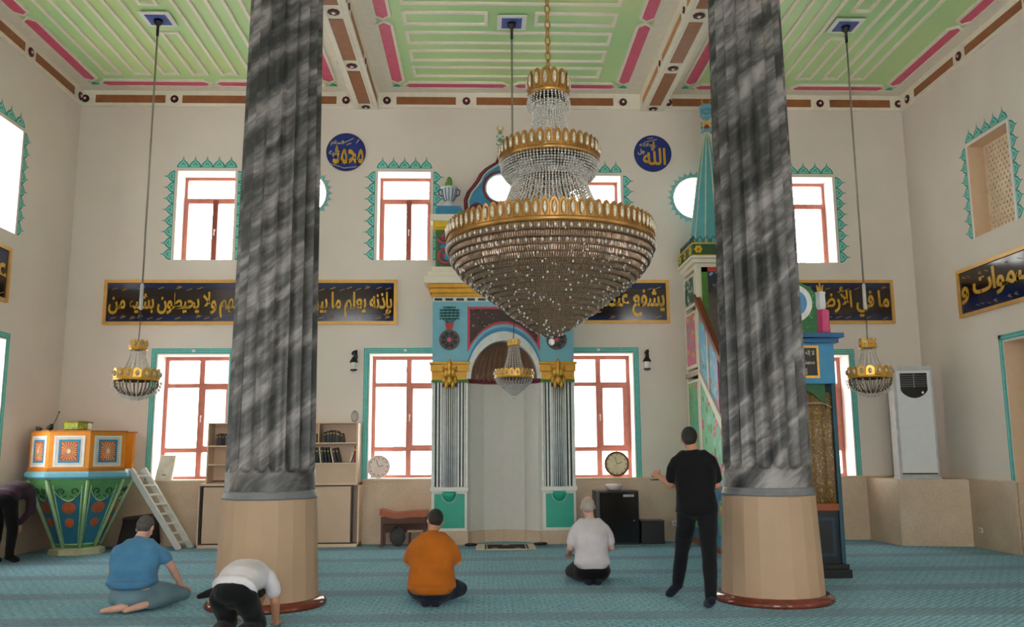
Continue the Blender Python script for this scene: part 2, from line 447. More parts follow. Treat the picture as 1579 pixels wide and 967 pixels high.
wr2 = MB().box(XR+.45, XR+.7, 11.2, 12.7, 0, 3.2, 0)
struct(wr2.build('wall_recess', [plaster]))
# unseen wall added behind the camera; its openings limit the light from there
ph = [rect(-5.6, -4.0, 1.06, 3.2), rect(-1.0, 1.6, 0.0001, 3.9), rect(4.6, 6.2, 1.06, 3.2), rect(-5.6, -4.2, 4.82, 6.5), rect(-.6, 1.2, 4.82, 6.5), rect(4.8, 6.2, 4.82, 6.5)]
struct(MB().prism(rect(XL-.55, XR+.55, 0, ZC+.1), mY, YN-.4, YN, 0, ph, 1).build('wall_front_added', [plaster, reveal_m]))
# dado of beige stone
dd = MB()
dd.box(XL, -.86, YB-.035, YB, 0, 1.04); dd.box(1.54, XR, YB-.035, YB, 0, 1.04)
dd.box(XL, XL+.035, YN, YB, 0, 1.04)
dd.box(XR-.035, XR, YN, 11.3, 0, 1.02); dd.box(XR-.035, XR, 12.55, YB, 0, 1.02); dd.box(XR, XR+.45, 12.52, 12.56, 0, 1.02); dd.box(XR+.42, XR+.45, 11.3, 12.55, 0, 1.02)
struct(dd.build('baseboard_stone', dado_m, bevel=.006))
lg = MB()
for a, b in ((XL, -.86), (1.54, XR)): lg.box(a, b, YB-.05, YB+.01, 1.04, 1.062)
lg.box(XL, XL+.05, YN, YB, 1.04, 1.062); lg.box(XR-.05, XR, 12.53, YB, 1.02, 1.042); lg.box(XR-.05, XR, YN, 11.3, 1.02, 1.042)
struct(lg.build('trim_1', pm('stone_ledge', (222, 196, 158), .4)))
# corner pedestal for the cooler
pd = MB().prism([(6.52, YB-.03), (6.60, 14.0), (XR-.03, 13.75), (XR-.03, YB-.03)], mZ, 0, 1.03)
struct(pd.build('trim_2', dado_m, bevel=.01))

# ceiling ----------------------------------------------------------------
ce = struct(MB().box(XL-.6, XR+.7, YN, YB+.6, ZC, ZC+.15).build('ceiling', green_c))
BL, BR = (-2.29, -1.87), (2.84, 3.26)
FRM = MB(); PK = MB(); CRM = MB(); TLT = MB()
def bead(x0, x1, y0, y1, w=.05, h=.032):
    z0 = ZC-h
    for a in ((x0, x1, y0, y0+w), (x0, x1, y1-w, y1), (x0, x0+w, y0+w, y1-w), (x1-w, x1, y0+w, y1-w)): FRM.box(*a, z0, ZC)
def pinkstrip(x0, x1, y0, y1):
    "cream edged pink strip with pointed ends"
    w = .045
    def poly(x0, x1, y0, y1):
        if x1-x0 > y1-y0: c = (y1-y0)/2*.9; m = (y0+y1)/2; return [(x0, m), (x0+c, y0), (x1-c, y0), (x1, m), (x1-c, y1), (x0+c, y1)]
        c = (x1-x0)/2*.9; m = (x0+x1)/2; return [(m, y0), (x1, y0+c), (x1, y1-c), (m, y1), (x0, y1-c), (x0, y0+c)]
    PK.prism(poly(x0, x1, y0, y1), mZ, ZC-.022, ZC)
    FRM.prism(poly(x0-w, x1+w, y0-w, y1+w), mZ, ZC-.036, ZC, 0, [poly(x0, x1, y0, y1)])
coffers = [(XL, BL[0]), (BL[1], BR[0]), (BR[1], XR)]
hookx = [-4.81, .42, 5.51]
YE = [12.25, 9.75]
for k, (x0, x1) in enumerate(coffers):
    for (ya, yb) in ((9.55, YB), (3.2, 9.0), (YN+.1, 2.65)):
        b = .27
        CRM.box(x0, x0+b, ya, yb, ZC-.012, ZC); CRM.box(x1-b, x1, ya, yb, ZC-.012, ZC)
        CRM.box(x0+b, x1-b, yb-b, yb, ZC-.012, ZC); CRM.box(x0+b, x1-b, ya, ya+b, ZC-.012, ZC)
        ym = (ya+yb)/2; xm = (x0+x1)/2; g = .03
        for X in (x0+b+.02, x1-b-.2):
            pinkstrip(X, X+.18, ya+b+.2+g, ym-.06); pinkstrip(X, X+.18, ym+.06, yb-b-.2-g)
        for Y in (ya+b+.02, yb-b-.2):
            pinkstrip(x0+b+.2+g, xm-.06, Y, Y+.18); pinkstrip(xm+.06, x1-b-.2-g, Y, Y+.18)
        for X in (x0+b+.02, x1-b-.14): TLT.prism([(X, yb-b-.03), (X+.12, yb-b-.03), (X+.06, yb-b-.12)], mZ, ZC-.02, ZC)
    h = hookx[k]
    if k == 1:
        y = 14.28
        while y > 9.9:
            if abs(y-.2-12.28) < .22: bead(-1.19, h-.35, y-.4, y); bead(h+.35, 2.0, y-.4, y)
            else: bead(-1.19, 2.0, y-.4, y)
            y -= .62
        for ya, yb in ((3.2, 9.0), (YN+.1, 2.65)):
            y = yb-.7
            while y > ya+.7: bead(-1.19, 2.0, y-.4, y); y -= .62
    else:
        xs = [(-6.41+.487*i) for i in range(8)] if k == 0 else [(4.02+.467*i) for i in range(7)]
        for x in xs:
            if x+.29 > x1-.55 or x < x0+.5: continue
            if abs(x+.14-h) < .2: bead(x, x+.29, 12.72, 14.27); bead(x, x+.29, 10.2, 11.9)
            else: bead(x, x+.29, 10.2, 14.27)
            bead(x, x+.29, 3.7, 8.4)
FRM.build('bead_moulding', cream, ce); PK.build('pink_strip', pink, ce); CRM.build('cream_border', cream, ce); TLT.build('teal_corner', teal, ce)
# beams
def rosette(mb, c, r, nrm):
    "small dark red flower with a white heart; nrm in 'y','z','x-','x+'"
    x, y, z = c
    def put(cx, cz, rr, t, m):
        if nrm == 'y': mb.prism(circ(x+cx, z+cz, rr, 14), mY, y-t, y, m)
        elif nrm == 'z': mb.prism(circ(x+cx, y+cz, rr, 14), mZ, z-t, z, m)
        elif nrm == 'x+': mb.prism(circ(y+cx, z+cz, rr, 14), mX, x, x+t, m)
        else: mb.prism(circ(y+cx, z+cz, rr, 14), mX, x-t, x, m)
    for k in range(8): a = k*PI/4; put(r*.62*math.cos(a), r*.62*math.sin(a), r*.4, .014, 0)
    put(0, 0, r*.6, .02, 1); put(0, 0, r*.3, .03, 2)
dk_br = pm('rosette_brown', (70, 24, 20), .5)
RS = [dk_br, dk_red, white_p]
zb = 7.57
for i, (x0, x1) in enumerate((BL, BR)):
    bm_ = struct(MB().box(x0, x1, YN, YB, zb, ZC).build('trim_%d' % (3+i), cream, bevel=.012))
    pn = MB(); rs = MB(); ed = MB(); xm = (x0+x1)/2
    y = 14.70
    while y > 0:
        pn.box(xm-.105, xm+.105, y-1.32, y, zb-.008, zb+.01); rosette(rs, (xm, y-1.52, zb), .085, 'z')
        for xx, sg in ((x0, -1), (x1, 1)):
            ed.box(min(xx, xx+.008*sg), max(xx, xx+.008*sg), y-1.32, y, zb+.03, zb+.13)
            rosette(rs, (xx, y-1.52, zb+.08), .05, 'x-' if sg < 0 else 'x+')
        y -= 1.72
    rosette(rs, (xm, 14.86, zb), .075, 'z')
    for xx in (xm-.135, xm+.105): ed2 = pn.box(xx, xx+.03, .2, 14.9, zb-.016, zb, 1)
    pn.build('brown_panel', [brown_p, cream], bm_); rs.build('rosette', RS, bm_)
    ed.build('side_panel', orange_br if i else brown_p, bm_)
for i, y in enumerate((9.0, 2.65)):
    struct(MB().box(XL, XR, y, y+.55, zb, ZC).build('trim_%d' % (5+i), cream, bevel=.012))
# frieze under the ceiling
def frieze(name, mode, spans, ros, base):
    o = struct(base.build(name, cream)); pn = MB(); rs = MB()
    for a, b in spans:
        if mode == 'y': pn.box(a, b, YB-.048, YB-.03, 7.66, 7.80)
        elif mode == 'l': pn.box(XL+.03, XL+.048, a, b, 7.66, 7.80)
        else: pn.box(XR-.048, XR-.03, a, b, 7.64, 7.78)
    for a in ros:
        if mode == 'y': rosette(rs, (a, YB-.04, 7.73), .07, 'y')
        elif mode == 'l': rosette(rs, (XL+.04, a, 7.73), .075, 'x+')
        else: rosette(rs, (XR-.04, a, 7.71), .075, 'x-')
    pn.build('brown_panel', brown_p, o); rs.build('rosette', RS, o)
b = MB(); b.box(XL, XR, YB-.04, YB, 7.6, ZC)
frieze('trim_7', 'y', [(-6.86, -5.64), (-5.34, -4.15), (-3.85, -2.62), (-1.55, -.49), (-.12, .95), (1.28, 2.35), (3.42, 4.62), (4.93, 5.96), (6.31, 7.42)], [-7.04, -5.48, -4.0, -2.45, -1.72, -.3, 1.11, 2.53, 3.4-.05, 4.78, 6.13, 7.58], b)
sp = [(13.3, 14.62)]+[(13.3-1.72*i+.0, 13.3-1.72*i+1.38) for i in range(1, 8)]
b = MB(); b.box(XL, XL+.04, YN, YB-.04, 7.6, ZC); frieze('trim_8', 'l', sp, [14.85]+[13.14-1.72*i for i in range(8)], b)
sp = [(13.14, 14.42)]+[(11.3-1.72*i, 12.78-1.72*i) for i in range(0, 7)]
b = MB(); b.box(XR-.04, XR, YN, YB-.04, 7.58, ZC); frieze('trim_9', 'r', sp, [14.68]+[12.96-1.8*i for i in range(7)], b)

# windows ------------------------------------------------------------------
def frame_bars(mb, bars, mp, d0, d1, m=0):
    sg = 1 if d1 > d0 else -1
    for i, (a0, a1, b0, b1) in enumerate(bars): mb.prism(rect(a0, a1, b0, b1), mp, d0-sg*.0012*i, d1+sg*.0012*i, m)
def leaf(mb, mp, d, cx, cy, ang, w, h, mats=(0, 1)):
    "pointed leaf painted beside the windows: outline and lighter heart"
    base = [(-.5, 0), (-.5, .12), (-.42, .34), (-.28, .52), (-.14, .62), (-.05, .8), (0, 1.12), (.05, .8), (.14, .62), (.28, .52), (.42, .34), (.5, .12), (.5, 0)]
    ca, sa = math.cos(ang), math.sin(ang)
    def tr(q, k, dy=0): return [(cx+(x*w*k)*ca-((y*k+dy)*h)*sa, cy+(x*w*k)*sa+((y*k+dy)*h)*ca) for x, y in q]
    def P3(q, dd, m): 
        mb.add([mp(a, b, dd) for a, b in q], [tuple(range(len(q)))], m)
    P3(tr(base, 1), d*1, mats[0])
    P3(tr(base, .74, .05), d+DS*.002, mats[1])
    P3(tr([(-.3, .1), (-.1, .34), (0, .5), (.1, .34), (.3, .1), (0, .2)], .8, .08), d+DS*.004, mats[0])
    P3(tr([(-.07, .1), (0, .42), (.07, .1)], .8, .06), d+DS*.006, mats[1])
DS = -1
def leaf_border(mp, d, a0, a1, b0, b1, par, name='painted_leaf_border'):
    mb = MB(); w = (a1-a0)/5
    for i in range(5): leaf(mb, mp, d, a0+(i+.5)*w, b1+.04, 0, w*1.04, .2)
    n = max(6, round((b1-b0)/.2)); h = (b1-b0-.02)/n
    for i in range(n):
        leaf(mb, mp, d, a0-.03, b0+(i+.5)*h, PI/2, h*1.04, .18)
        leaf(mb, mp, d, a1+.03, b0+(i+.5)*h, -PI/2, h*1.04, .18)
    mb.build(name, [teal_d, teal_l], par)
def band_border(mp, d0, d1, a0, a1, b0, b1, par, w=.085):
    mb = MB(); g = .02
    A, B, T = a0-w-g, a1+w+g, b1+w+g
    for r in (rect(A, a0-g, b0, T), rect(a1+g, B, b0, T), rect(a0-g, a1+g, b1+g, T)): mb.prism(r, mp, d0, d1, 0)
    # fine light lines following the band
    for q in (.25, .6):
        for r in (rect(A+w*q, A+w*q+.012, b0, T-w*q), rect(B-w*q-.012, B-w*q, b0, T-w*q), rect(A+w*q, B-w*q, T-w*q-.012, T-w*q)): mb.prism(r, mp, d0+(d0-d1)*.3, d0, 1)
    # little star in the middle of the head
    mb.prism(circ((a0+a1)/2, b1+g+w/2, .028, 8), mp, d0+(d0-d1)*.6, d0, 2)
    mb.build('painted_band', [teal, teal_l, white_p], par)
wn = 0
def new_window():
    global wn
    wn += 1; return sempty('window_%d' % wn)
yf = YB+.40
def handle(mb, mp, a, b, d, s=1):
    mb.prism(rect(a-.012, a+.012, b-.02, b+.02), mp, d, d-.02*s); mb.prism(rect(a-.008, a+.008, b-.1, b+.01), mp, d-.02*s, d-.035*s)
for (a0, a1, b0, b1) in UW:
    w = new_window(); fr = MB(); t = .05; xm = a0+(a1-a0)*.56 if a0 < 5 else a0+(a1-a0)*.40; zt = b1-.42
    A0, A1, B1 = a0+.0, a1-.0, b1-.0
    frame_bars(fr, [(A0, A0+t, b0, B1), (A1-t, A1, b0, B1), (A0, A1, B1-t, B1), (A0, A1, b0, b0+t), (A0, A1, zt-.03, zt+.03)], mY, yf, yf+.07)
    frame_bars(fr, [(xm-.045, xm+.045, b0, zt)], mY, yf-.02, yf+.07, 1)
    frame_bars(fr, [(A0+t, A0+t+.03, b0+t, zt-.03), (A1-t-.03, A1-t, b0+t, zt-.03), (A0+t, A1-t, zt-.06, zt-.03)], mY, yf-.01, yf+.06)
    fr.build('window_frame', [frame_br, frame_dk], w)
    hb = MB(); handle(hb, mY, xm, b0+.62, yf-.02); hb.build('handle', white_p, w)
    MB().box(A0, A1, yf+.03, yf+.036, b0, B1).build('glass_pane', glass, w)
    leaf_border(mY, YB-.003, a0-.02, a1+.02, b0, b1+.02, w)
for (a0, a1, b0, b1) in LW:
    w = new_window(); fr = MB(); t = .06; wd = a1-a0; xm = a0+wd*.53
    zt, zl = b1-.50, b0+.50
    frame_bars(fr, [(a0, a0+t, b0, b1), (a1-t, a1, b0, b1), (a0, a1, b1-t, b1), (a0, a1, b0, b0+t), (xm-.045, xm+.045, b0, b1), (a0, a1, zt-.035, zt+.035), (a0, a1, zl-.04, zl+.04)], mY, yf, yf+.08)
    frame_bars(fr, [(xm, xm+.075, zl, zt), (a1-t-.07, a1-t+.01, zl, zt), (xm, a1-t, zt-.07, zt), (xm, a1-t, zl, zl+.07)], mY, yf-.025, yf+.06)
    fr.build('window_frame', [frame_br], w)
    hb = MB(); handle(hb, mY, xm+.02, (zl+zt)/2+.02, yf-.025); hb.build('handle', white_p, w)
    MB().box(a0, a1, yf+.03, yf+.036, b0, b1).build('glass_pane', glass, w)
    MB().box(a0, a1, YB+.0, yf+.02, b0-.02, b0+.012).build('window_sill', white_p, w)
    band_border(mY, YB-.006, YB, a0, a1, b0-.0, b1, w)
for k, (x, z, r) in enumerate(RW):
    w = new_window(); fr = MB()
    fr.prism(circ(x, z, r, 40), mY, yf, yf+.06, 0, [circ(x, z, r-.035, 40)]); fr.build('window_frame', white_p, w)
    MB().prism(circ(x, z, r-.01, 40), mY, yf+.03, yf+.036).build('glass_pane', glass, w)
    if k != 1:
        mb = MB(); n = 26
        for i in range(n):
            a = 2*PI*i/n
            leaf(mb, mY, YB-.003, x+(r+.015)*math.cos(a), z+(r+.015)*math.sin(a), a-PI/2, .1, .11)
        mb.build('painted_leaf_border', [bluegrey, teal_l], w)
# side windows
def side_window(mp_y, X, sgn, rectt, upper):
    global DS
    a0, a1, b0, b1 = rectt; w = new_window(); fr = MB(); t = .06; d = X+sgn*.40; d2 = d+sgn*.07
    am = (a0+a1)/2
    frame_bars(fr, [(a0, a0+t, b0, b1), (a1-t, a1, b0, b1), (a0, a1, b1-t, b1), (a0, a1, b0, b0+t), (am-.04, am+.04, b0, b1), (a0, a1, b1-.5, b1-.43)], mX, d, d2)
    fr.build('window_frame', frame_br, w)
    MB().prism(rect(a0, a1, b0, b1), mX, d+sgn*.03, d+sgn*.036).build('glass_pane', glass, w)
    DS = -sgn
    if upper: leaf_border(mX, X-sgn*.003, a0-.02, a1+.02, b0, b1+.02, w)
    else: band_border(mX, X-sgn*.006, X, a0, a1, b0, b1, w)
    DS = -1
side_window(mX, XL, -1, LWU, True); side_window(mX, XL, -1, LWL, False)
for q in ((5, 6.4), (0, 1.4)):
    side_window(mX, XL, -1, (*q, 4.82, 6.45), True); side_window(mX, XL, -1, (*q, 1.06, 3.2), False)
side_window(mX, XR, 1, (4, 5.4, 1.06, 3.2), False); side_window(mX, XR, 1, (0, 1.4, 1.06, 3.2), False)
# lattice window high on the right wall
w = new_window(); a0, a1, b0, b1 = RWU
latt = MB(); hl = []
ny, nz = 11, 19; sy_, sz_ = (a1-a0-.08)/ny, (b1-b0-.06)/nz
for j in range(nz):
    for i in range(ny-(j % 2)):
        y = a0+.04+(i+.5+(j % 2)*.5)*sy_; z = b0+.03+(j+.5)*sz_
        hl.append([(y-.020, z), (y, z-.026), (y+.020, z), (y, z+.026)])
latt.prism(rect(a0, a1, b0, b1), mX, XR+.26, XR+.285, 0, hl)
latt.build('lattice_screen', pm('lattice_wood', (240, 216, 186), .55), w)
MB().box(XR+.5, XR+.56, a0-.05, a1+.05, b0-.05, b1+.05).build('backing_board', pm('lattice_back', (52, 34, 26), .8), w)
DS = -1; leaf_border(mX, XR-.003, a0-.03, a1+.03, b0-.0, b1+.02, w)
tr = MB()
for r in (rect(a0-.025, a0, b0-.025, b1+.025), rect(a1, a1+.025, b0-.025, b1+.025), rect(a0, a1, b1, b1+.025)): tr.prism(r, mX, XR-.012, XR)
tr.build('window_trim', white_p, w)
rc = struct(MB().box(XR-.01, XR, 12.58, 12.66, 1.04, 3.16).box(XR-.01, XR, 11.2, 12.66, 3.08, 3.16).box(XR-.014, XR, 12.61, 12.622, 1.04, 3.1, 1).box(XR-.014, XR, 11.2, 12.62, 3.11, 3.122, 1).build('trim_10', [teal, teal_l]))

# columns ------------------------------------------------------------------
def column(x, y, label):
    c = thing('column', label, 'column', (x, y, 0)); c['kind'] = 'structure'
    N, K = 18, 10; mb = MB(); rows = []
    z = 1.12
    zs = [1.12, 1.2, 1.27]+[1.30+.012*i for i in range(14)]+[1.5+.35*i for i in range(18)]
    for z in zs:
        R = .450-(.450-.388)*(z-1.1)/5.8
        row = []
        for i in range(N*K):
            t = (i % K)/K; a = 2*PI*i/(N*K)
            u = 2*t-1; ze = 1.31+.10*(1-math.sqrt(max(0, 1-u*u)))
            fade = max(0, min(1, (z-ze)/.025))
            dp = .054*(math.sin(PI*t)**.8)*fade
            row.append((x+(R-dp)*math.cos(a), y+(R-dp)*math.sin(a), z))
        rows.append(row)
    n = N*K; vs = sum(rows, []); fs = []
    for j in range(len(rows)-1):
        for i in range(n): fs.append((j*n+i, j*n+(i+1) % n, (j+1)*n+(i+1) % n, (j+1)*n+i))
    fs.append(tuple(reversed(range(n)))); fs.append(tuple((len(rows)-1)*n+i for i in range(n)))
    o = len(mb.v); mb.add(vs, fs, 0, True)
    sh = mb.build('shaft', marble, c); 
    es = sh.modifiers.new('edge', 'EDGE_SPLIT'); es.split_angle = math.radians(34)
    MB().lathe([(.453, 1.13), (.458, 1.11), (.464, 1.085), (.472, 1.07), (.476, 1.05)], (x, y), 36).build('collar', pm('grey_collar', (110, 112, 116), .45, var=.15), c)
    MB().lathe([(.515, .07), (.470, 1.05)], (x, y), 20, smooth=False, ph=.1).build('base', pm('beige_marble', (178, 150, 124), .6, var=.05, scale=2, spec=.3), c, bevel=.006)
    MB().lathe([(.59, 0), (.60, .02), (.585, .05), (.55, .075), (.50, .08)], (x, y), 40).build('plinth_ring', pm('red_brown_varnish', (112, 50, 38), .12, var=.2), c)
    MB().lathe([(.41, 7.2), (.45, 7.25), (.45, 7.3), (.40, 7.34), (.55, 7.52), (.55, 7.57)], (x, y), 32).build('capital', cream, c)
column(-2.18, 9.2, 'grey marbled fluted column on a beige base behind the man in the white shirt bowing')
column(2.95, 9.17, 'grey marbled fluted column on a beige base beside the standing man in black')
column(-2.12, 2.62, 'dark column at the upper left edge of the photo')
# socket outlets
def socket(x, y, z, side):
    if side == 'r':
        o = MB().box(x-.02, x, y-.04, y+.04, z-.04, z+.04, 0).prism(circ(y, z, .024, 16), mX, x-.025, x-.018, 1).build('wall_socket', [white_p, pm('socket_grey', (190, 188, 182), .5)], bevel=.004)
    else: o = MB().box(x-.04, x+.04, y-.02, y, z-.04, z+.04, 0).prism(circ(x, z, .024, 16), mY, y-.025, y-.018, 1).build('wall_socket', [white_p, pm('socket_grey', (190, 188, 182), .5)], bevel=.004)
    return o
tag(socket(XR-.035, 13.51, .27, 'r'), 'small white socket on the beige stone of the right wall', 'socket')
tag(socket(3.2, YB-.035, .30, 'b'), 'small white socket low on the back wall behind the standing man', 'socket')
# ================================================================== MIHRAB
mh = thing('mihrab', 'painted prayer niche with striped pilasters, teal bases and blue scrolled crest between the middle windows', 'mihrab', (.34, 14.9, 0)); 
YM = 14.75; CX = .35
XA, XB = -.86, 1.53; IA, IB = -.27, .98
def b3(name, boxes, mats, bev=.006, par=mh):
    mb = MB()
    for bx_ in boxes: mb.box(*bx_)
    return mb.build(name, mats, par, bevel=bev)
b3('plinth', [(XA-.02, IA+.01, YM-.03, YB, 0, .22)], dado_m); b3('plinth', [(IB-.01, XB+.02, YM-.03, YB, 0, .22)], dado_m)
for k, (a, b) in enumerate(((XA, IA), (IB, XB))):
    c = (a+b)/2
    # teal base panel in a white frame with a half bowl under the shaft
    base = b3('pilaster_base', [(a, b, YM, YB, .22, .90), (a-.02, b+.02, YM-.04, YB, .86, .93)], white_p)
    MB().box(a+.05, b-.04, YM-.012, YM, .27, .82).build('teal_panel', green_p, base)
    mb = MB(); mb.lathe([(.001, .70), (.05, .715), (.085, .75), (.10, .80), (.105, .858)], (c, YM-.012), 16, 0, True, PI, 2*PI, 1, .7); mb.build('half_bowl', green_p, base)
    MB().tube([(c-.125*math.cos(PI*i/16), YM-.014, .83-.155*math.sin(PI*i/16)) for i in range(17)], .008, 6).build('bowl_outline', pm('outline_mint', (150, 206, 180), .5), base)
    # striped pilaster: pale reeds over a dark ground
    MB().box(a+.02, b-.02, YM+.05, YB, .9, 2.70).build('pilaster_ground', black, mh)
    mb = MB()
    xs = [a+.035, a+.095, b-.035, b-.095, b-.15, a+.15]
    for x in xs: mb.box(x-.014, x+.014, YM+.03, YM+.06, .93, 2.70)
    mb.box(a-.005, a+.02, YM+.0, YB, .93, 2.7); mb.box(b-.02, b+.005, YM, YB, .93, 2.7)
    mb.build('side_reeds', pm('pale_reed', (236, 238, 234), .4), mh)
    mb = MB()
    for i in range(11):
        t = PI*(i+.5)/11; mb.tube([(c-.115*math.cos(t), YM+.05-.10*math.sin(t), .93), (c-.115*math.cos(t), YM+.05-.10*math.sin(t), 2.58)], .0115, 6)
    mb.build('half_shaft', pm('grey_reed', (226, 230, 230), .35), mh)
    MB().lathe([(.105, .93), (.105, 2.6)], (c, YM+.05), 24).build('shaft_core', pm('shaft_core_dark', (40, 46, 46), .4), mh)
    cap = b3('capital', [(a-.03, b+.03, YM-.06, YB, 2.84, 2.96), (a-.01, b+.01, YM-.04, YB, 2.70, 2.84), (a-.05, b+.05, YM-.08, YB, 2.96, 3.0)], gold_p)
    mb = MB(); random.seed(3)
    for (dx, dz, rx, rz) in ((0, .33, .035, .10), (-.05, .2, .05, .08), (.05, .2, .05, .08), (0, .22, .04, .12), (-.09, .08, .04, .07), (.09, .08, .04, .07), (0, .06, .05, .08), (-.05, 0, .035, .08), (.05, 0, .035, .08), (-.11, .26, .02, .05), (.11, .26, .02, .05)):
        mb.ell((c+dx, YM-.10+abs(dx)*.4, 2.62+dz), (rx, .05, rz), 10, 6)
    mb.build('capital_leaf', gold, cap)
    mb = MB().box(a-.02, b+.02, YM-.02, YB, 2.66, 2.70)
    for i in range(9): mb.box(a-.02+i*(b-a+.04)/9+.01, a-.02+(i+1)*(b-a+.04)/9-.02, YM-.035, YM-.015, 2.655, 2.70)
    mb.build('capital_teeth', green_f, cap)
# body above, with the arch cut in it
def arc(ax, bz, n=28, z0=2.72): return [(CX-ax*math.cos(PI*i/n), z0+bz*math.sin(PI*i/n)) for i in range(n+1)]
body = MB().prism([(XA, 2.98), (XA, 4.04), (XB, 4.04), (XB, 2.98), (IB+.01, 2.98), (IB+.01, 2.72)]+list(reversed(arc(.628, .84)))[1:-1]+[(IA-.01, 2.72), (IA-.01, 2.98)], mY, YM, YB)
body.build('body', blue_l, mh, bevel=.004)
MB().prism(arc(.655, .875)+list(reversed(arc(.63, .80))), mY, YM-.03, YM+.02).build('blue_arch_band', blue_m, mh)
MB().prism(arc(.632, .80)+list(reversed(arc(.56, .64))), mY, YM-.045, YB).build('white_arch_band', pm('arch_white', (214, 218, 214), .45), mh)
# spandrel
spo = [(IA+.0, 3.95), (IB-.02, 3.95), (IB-.02, 3.17)]+[p for p in reversed(arc(.70, .93)) if p[1] > 3.2]+[(IA+.0, 3.17)]
MB().prism(spo, mY, YM-.012, YM+.01).build('spandrel_border', pm('spandrel_red', (206, 62, 84), .45), mh)
spi = [(IA+.04, 3.91), (IB-.06, 3.91), (IB-.06, 3.30)]+[p for p in reversed(arc(.70, .975)) if p[1] > 3.34]+[(IA+.04, 3.30)]
MB().prism(spi, mY, YM-.02, YM).build('spandrel_carving', scroll_red, mh)
# flower disc and plant on both sides
for k, (a, b) in enumerate(((XA, IA), (IB, XB))):
    c = (a+b)/2-.01; mb = MB()
    mb.prism(circ(c, 3.38, .175, 28), mY, YM-.02, YM, 0)
    for i in range(8):
        t = i*PI/4+PI/8; u = (math.cos(t), math.sin(t))
        mb.prism([(c+u[0]*.04-u[1]*.0, 3.38+u[1]*.04), (c+u[0]*.11-u[1]*.04, 3.38+u[1]*.11+u[0]*.04), (c+u[0]*.155, 3.38+u[1]*.155), (c+u[0]*.11+u[1]*.04, 3.38+u[1]*.11-u[0]*.04)], mY, YM-.035, YM-.02, 1)
    mb.prism(circ(c, 3.38, .035, 12), mY, YM-.045, YM-.02, 2)
    mb.build('flower_disc', [pm('disc_maroon', (104, 84, 84), .5), pm('disc_dark', (20, 40, 32), .5), pink], mh)
    mb = MB(); mb.prism([(c-.05, 3.56), (c+.05, 3.56), (c+.075, 3.67), (c-.075, 3.67)], mY, YM-.03, YM, 1)
    for x in (-.13, -.07, 0, .07, .13):
        mb.tube([(c+x*.3, YM-.012, 3.67), (c+x, YM-.012, 3.76), (c+x, YM-.012, 3.95-abs(x)*.4)], .007, 5)
        for z in (3.74, 3.79, 3.84, 3.89, 3.94):
            if z > 3.97-abs(x)*.4: continue
            for s in (-1, 1): mb.ell((c+x+s*.022, YM-.015, z), (.018, .012, .013), 8, 5)
    mb.build('painted_plant', [pm('plant_dark_green', (18, 84, 56), .5), red_p], mh)
# entablature
ds = MB(); x = XA+.03
while x < XB-.05: ds.box(x, x+.13, YM-.012, YM, 4.055, 4.095, 1); x += .185
ds.box(XA, XB, YM, YB, 4.04, 4.12, 0); ds.build('dash_strip', [white_p, black], mh)
b3('gold_cornice', [(XA-.02, XB+.02, YM-.04, YB, 4.12, 4.18), (XA-.05, XB+.05, YM-.08, YB, 4.18, 4.26), (XA-.08, XB+.08, YM-.12, YB, 4.26, 4.33)], gold_p)
b3('cream_cornice', [(XA-.14, XB+.14, YM-.18, YB, 4.33, 4.46), (XA-.09, XB+.09, YM-.12, YB, 4.46, 4.55), (XA-.03, XB+.03, YM-.05, YB, 4.55, 4.64)], cream, .01)
b3('upper_block', [(XA+.04, XB-.04, YM+.02, YB, 4.64, 5.30)], pm('block_green', (60, 112, 62), .5))
def spiral(mb, cx, cz, r0, turns, s, y, rad, m=0, a0=0):
    pts = [(cx+s*r0*(1-t*.85)*math.cos(a0+t*turns*2*PI), y, cz+r0*(1-t*.85)*math.sin(a0+t*turns*2*PI)) for t in [i/26 for i in range(27)]]
    mb.tube(pts, rad, 6, m)
for cx0 in (XA+.2, XB-.2):
    s = 1 if cx0 < CX else -1; mb = MB()
    spiral(mb, cx0, 5.16, .12, 1.4, s, YM+.01, .026, 0, PI); spiral(mb, cx0+.02*s, 4.82, .15, 1.4, s, YM+.01, .028, 0, PI/2)
    mb.ell((cx0+.04*s, YM+.0, 4.82), (.07, .02, .07), 12, 6, 1); mb.ell((cx0, YM+.0, 5.0), (.1, .02, .05), 12, 6, 1)
    mb.build('scroll_relief', [pm('scroll_rose', (184, 70, 92), .5), blue_m], mh)
b3('top_cornice', [(XA+.0, XB-.0, YM-.02, YB, 5.30, 5.34, 1), (XA-.01, XB+.01, YM-.04, YB, 5.34, 5.44, 1), (XA-.05, XB+.05, YM-.08, YB, 5.44, 5.56, 0)], [cream, yellow_p], .008)
for a, b in ((-.82, -.37), (1.06, 1.51)):
    b3('blue_block', [(a, b, YM-.02, YB, 5.56, 5.68), (a+.02, b-.02, YM+.0, YB, 5.68, 5.73)], blue_m)
